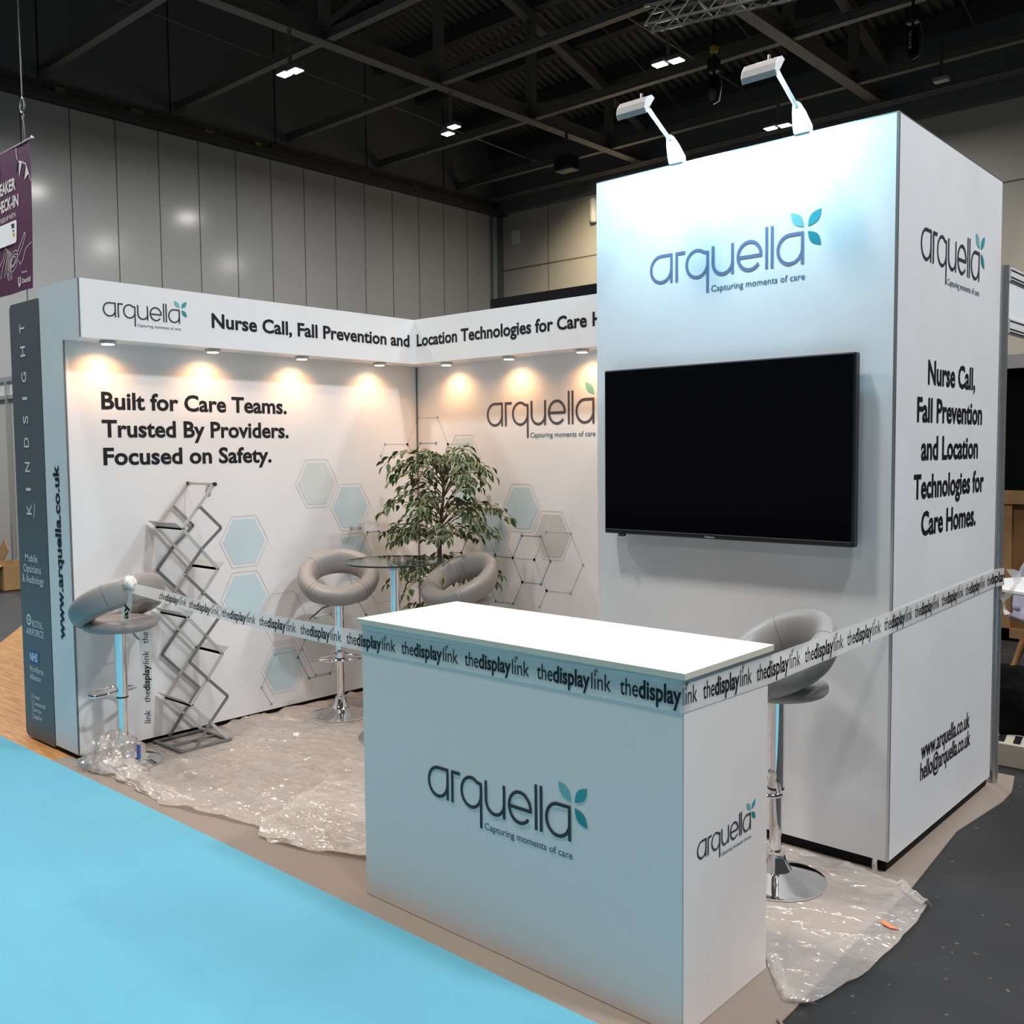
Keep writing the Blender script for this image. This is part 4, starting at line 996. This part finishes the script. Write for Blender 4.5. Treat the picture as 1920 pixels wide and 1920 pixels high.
t = thing('plastic_sheet', (3.7, .9, 0), 'clear polythene sheet right of the counter overhanging the black floor', 'plastic sheet', 'clear polythene floor coverings')
mb = sheet([(3.16, .56), (3.667, .555), (3.72, .47), (3.84, .352), (3.90, .385), (3.955, .60), (3.962, .9), (3.945, 1.225)], [(3.05, 1.385), (3.20, 1.385), (3.30, 1.385), (3.45, 1.38), (3.60, 1.372), (3.70, 1.36), (3.81, 1.335), (3.93, 1.24)], 110, 70, .010, 15.0, 1.35, keepout=(K0, KY, K1, KD))
mb.build('film', sheet_film, t, smooth='all')
mb = MB(); mb.keep = True
P = [(3.812, 1.345), (3.86, 1.29), (3.90, 1.26), (3.945, 1.225)]; vs = []
for i in range(25):
    p = lerp_poly(P, i/24); w = .028; zz = .012*abs(noise.noise(Vector((i*.9, 1, 2)))); vs += [(p.x-w*.7, p.y-w*.5, .006), (p.x, p.y, .022+zz), (p.x+w*.6, p.y+w*.7*abs(noise.noise(Vector((i*.7, 4, 2)))), .004)]
mb.add(vs, [(3*i+k, 3*i+3+k, 3*i+4+k, 3*i+1+k) for i in range(24) for k in (0, 1)]); mb.build('rolled_edge', sheet_film, t, smooth='all')
mb = MB(); mb.keep = True
P = [(3.69, .55), (3.74, .48), (3.80, .40), (3.845, .352), (3.90, .375)]; vs = []
for i in range(29):
    p = lerp_poly(P, i/28); w = .03; zz = .014*abs(noise.noise(Vector((i*.8, 7, 2)))); vs += [(p.x+w*.6, p.y+w*.7, .005), (p.x, p.y, .02+zz), (p.x-w*.5, p.y-w*.6*abs(noise.noise(Vector((i*.6, 3, 5)))), .003)]
mb.add(vs, [(3*i+k, 3*i+3+k, 3*i+4+k, 3*i+1+k) for i in range(28) for k in (0, 1)]); mb.build('rolled_edge', sheet_film, t, smooth='all')
# bits on the floor
mb = MB(); mb.prism([(3.868, .985), (3.885, .968), (3.915, .955), (3.942, .966), (3.915, .975), (3.885, .992)], .016, .0185); tag(mb.build('tape_scrap', orange_m), 'small orange scrap lying on the right polythene sheet', 'scrap')
mb = MB(); mb.box(.298, .170, .026, .318, .184, .105); tag(mb.build('tape_tab', blue_clip, bevel=.004), 'small blue tape tab by the left stool base', 'tape')
mb = MB(); mb.tube([(3.865, .25, .006), (3.92, .20, .008), (3.99, .24, .006), (4.06, .21, .006)], .005, 8); tag(mb.build('power_cable', mat('pinkish_cable', (.35, .22, .22), .5), smooth=True), 'thin pinkish cable on the black floor at bottom edge', 'cable')

# ================================================================== NEIGHBOUR STAND ON THE RIGHT
t = thing('shell_stand', (3.735, 2.75, 0), 'silver shell-scheme post with white fascia behind the tower', 'exhibition stand')
mb = MB(); cx, cy, R_ = 3.735, 2.742, .021; P = []
for i in range(64):
    a = 2*PI*i/64; r = R_*(1 - .22*(1 if (i % 8) in (0, 1) else 0)); P.append((cx+r*math.cos(a), cy+r*math.sin(a)))
mb.prism(P, 0, 2.456); mb.build('post', alu, t)
mb = MB(); mb.box(3.738, 2.770, 2.215, 3.752, 7.2, 2.385); mb.build('fascia_board', fascia_white, t)
for z0, z1 in ((2.385, 2.450), (2.145, 2.215)):
    mb = MB(); mb.box(3.732, 2.766, z0, 3.758, 7.2, z1); rl = mb.build('rail', white_plastic, t)
    mb = MB()
    for zz in (z0+.002, z0+.016, z1-.016): mb.box(3.757, 2.767, zz, 3.7595, 7.2, zz+.006)
    mb.build('groove', black_plastic, rl)
mb = MB(); mb.box(1.2, 7.2, 0, 6.4, 7.24, 2.30); tag(mb.build('partition_wall', black_cloth), 'black curtain wall behind the wooden crate at right edge', 'partition wall')
mb = MB(); mb.box(1.2, 7.1, 2.30, 6.4, 7.24, 2.42); tag(mb.build('ceiling_rail', lamp_grey), 'grey overhead rail above the black curtain at right', 'rail')
t = thing('wooden_crate', (2.9, 6.8, 0), 'brown plywood crate with pine battens at the right edge', 'crate')
mb = MB(); mb.box(2.2, 6.55, .02, 4.0, 7.1, 1.20); mb.build('panel', wood_crate, t)
mb = MB()
for x in (2.25, 2.72, 3.2, 3.7): mb.box(x, 6.515, .02, x+.09, 6.549, 1.14)
mb.box(2.2, 6.50, 1.14, 4.0, 6.549, 1.25); mb.box(2.2, 6.515, .02, 4.0, 6.549, .10); mb.build('batten', wood_pale, t)
t = thing('white_table', (3.52, 4.75, 0), 'white round table behind the shell-scheme post at right', 'table')
mb = MB(); mb.lathe([(.41, .715), (.42, .722), (.42, .738), (.41, .745)], 48, (3.62, 4.55, 0)); mb.build('tabletop', white_plastic, t, smooth=True)
for a in (.4, 1.97, 3.54, 5.11):
    mb = MB(); mb.tube([(3.62+.10*math.cos(a), 4.55+.10*math.sin(a), .71), (3.62+.33*math.cos(a), 4.55+.33*math.sin(a), .0)], [.022, .015], 10); mb.build('leg', wood_leg, t, smooth=True)
mb = MB()
for a in (.4, 1.97): mb.tube([(3.62+.2*math.cos(a), 4.55+.2*math.sin(a), .42), (3.62, 4.55, .62), (3.62-.2*math.cos(a), 4.55-.2*math.sin(a), .42)], .006, 6)
mb.build('wire_brace', black_plastic, t)
def shell_chair(x, y, rz, m, label):
    t = thing('shell_chair', (x, y, 0), label, 'chair', None, rz)
    mb = MB(); mb.keep = True; vs = []; nu, nv = 16, 18
    for j in range(nv+1):
        for i in range(nu+1):
            u = (i/nu-.5)*2; f = j/nv
            if f < .5: g = f/.5; yy = -.20 + .36*g; zz = .45 - .02*math.sin(g*PI) + .05*u*u; hw = .21
            else: g = (f-.5)/.5; yy = .16 + .10*g; zz = .45 + .42*g + .03*u*u*(1-g); hw = .215*math.sqrt(max(.05, 1-.75*g**3)); yy -= .07*u*u*(1-.3*g)
            vs.append((u*hw, yy, zz))
    mb.add(vs, [(j*(nu+1)+i, j*(nu+1)+i+1, (j+1)*(nu+1)+i+1, (j+1)*(nu+1)+i) for j in range(nv) for i in range(nu)])
    o = mb.build('shell', m, t, smooth='all', local=True); md = o.modifiers.new('thickness', 'SOLIDIFY'); md.thickness = .012
    for sx in (-1, 1):
        for sy in (-1, 1):
            mb = MB(); mb.tube([(sx*.10, sy*.09, .43), (sx*.22, sy*.20, .0)], [.018, .012], 10); mb.build('leg', wood_leg, t, smooth=True, local=True)
    mb = MB()
    for sx in (-1, 1): mb.tube([(sx*.16, -.15, .22), (0, 0, .40), (sx*.16, .15, .22)], .005, 6)
    mb.build('wire_brace', black_plastic, t, local=True)
shell_chair(3.44, 4.97, 0.15, lilac_plastic, 'lilac grey shell chair tucked behind the white round table')
mb = MB(); n1, n2 = 40, 22; vs = []
for j in range(n2+1):
    for i in range(n1):
        th = PI*.5*j/n2; a = 2*PI*i/n1; dd = Vector((math.cos(th)**.6*math.cos(a), math.cos(th)**.6*math.sin(a), math.sin(th)))
        r = 1 + .16*noise.noise(dd*2.2) + .07*noise.noise(dd*7); vs.append((3.66+dd.x*.27*r, 3.42+dd.y*.21*r, .118 + .30*dd.z*r))
mb.add(vs, [(j*n1+i, j*n1+(i+1) % n1, (j+1)*n1+(i+1) % n1, (j+1)*n1+i) for j in range(n2) for i in range(n1)] + [tuple(range(n1))[::-1]])
tag(mb.build('black_bag', black_cloth, smooth='all'), 'slumped black cloth bag on the pale carton', 'bag')
t = thing('flat_carton', (3.75, 3.3, 0), 'low pale carton with black printed stripes under the black bag', 'box')
mb = MB(); mb.box(3.40, 3.04, -.005, 4.05, 3.66, .112); mb.build('carton', mat('pale_card', (.46, .42, .34), .7), t, bevel=.003)
mb = MB(); mb.keep = True
for k in range(4): x = 3.66 + .075*k; mb.add([(x, 3.07, .1135), (x+.035, 3.07, .1135), (x+.01, 3.22, .1135), (x-.025, 3.22, .1135)], [(0, 1, 2, 3)])
mb.build('stripe_print', ink, t)
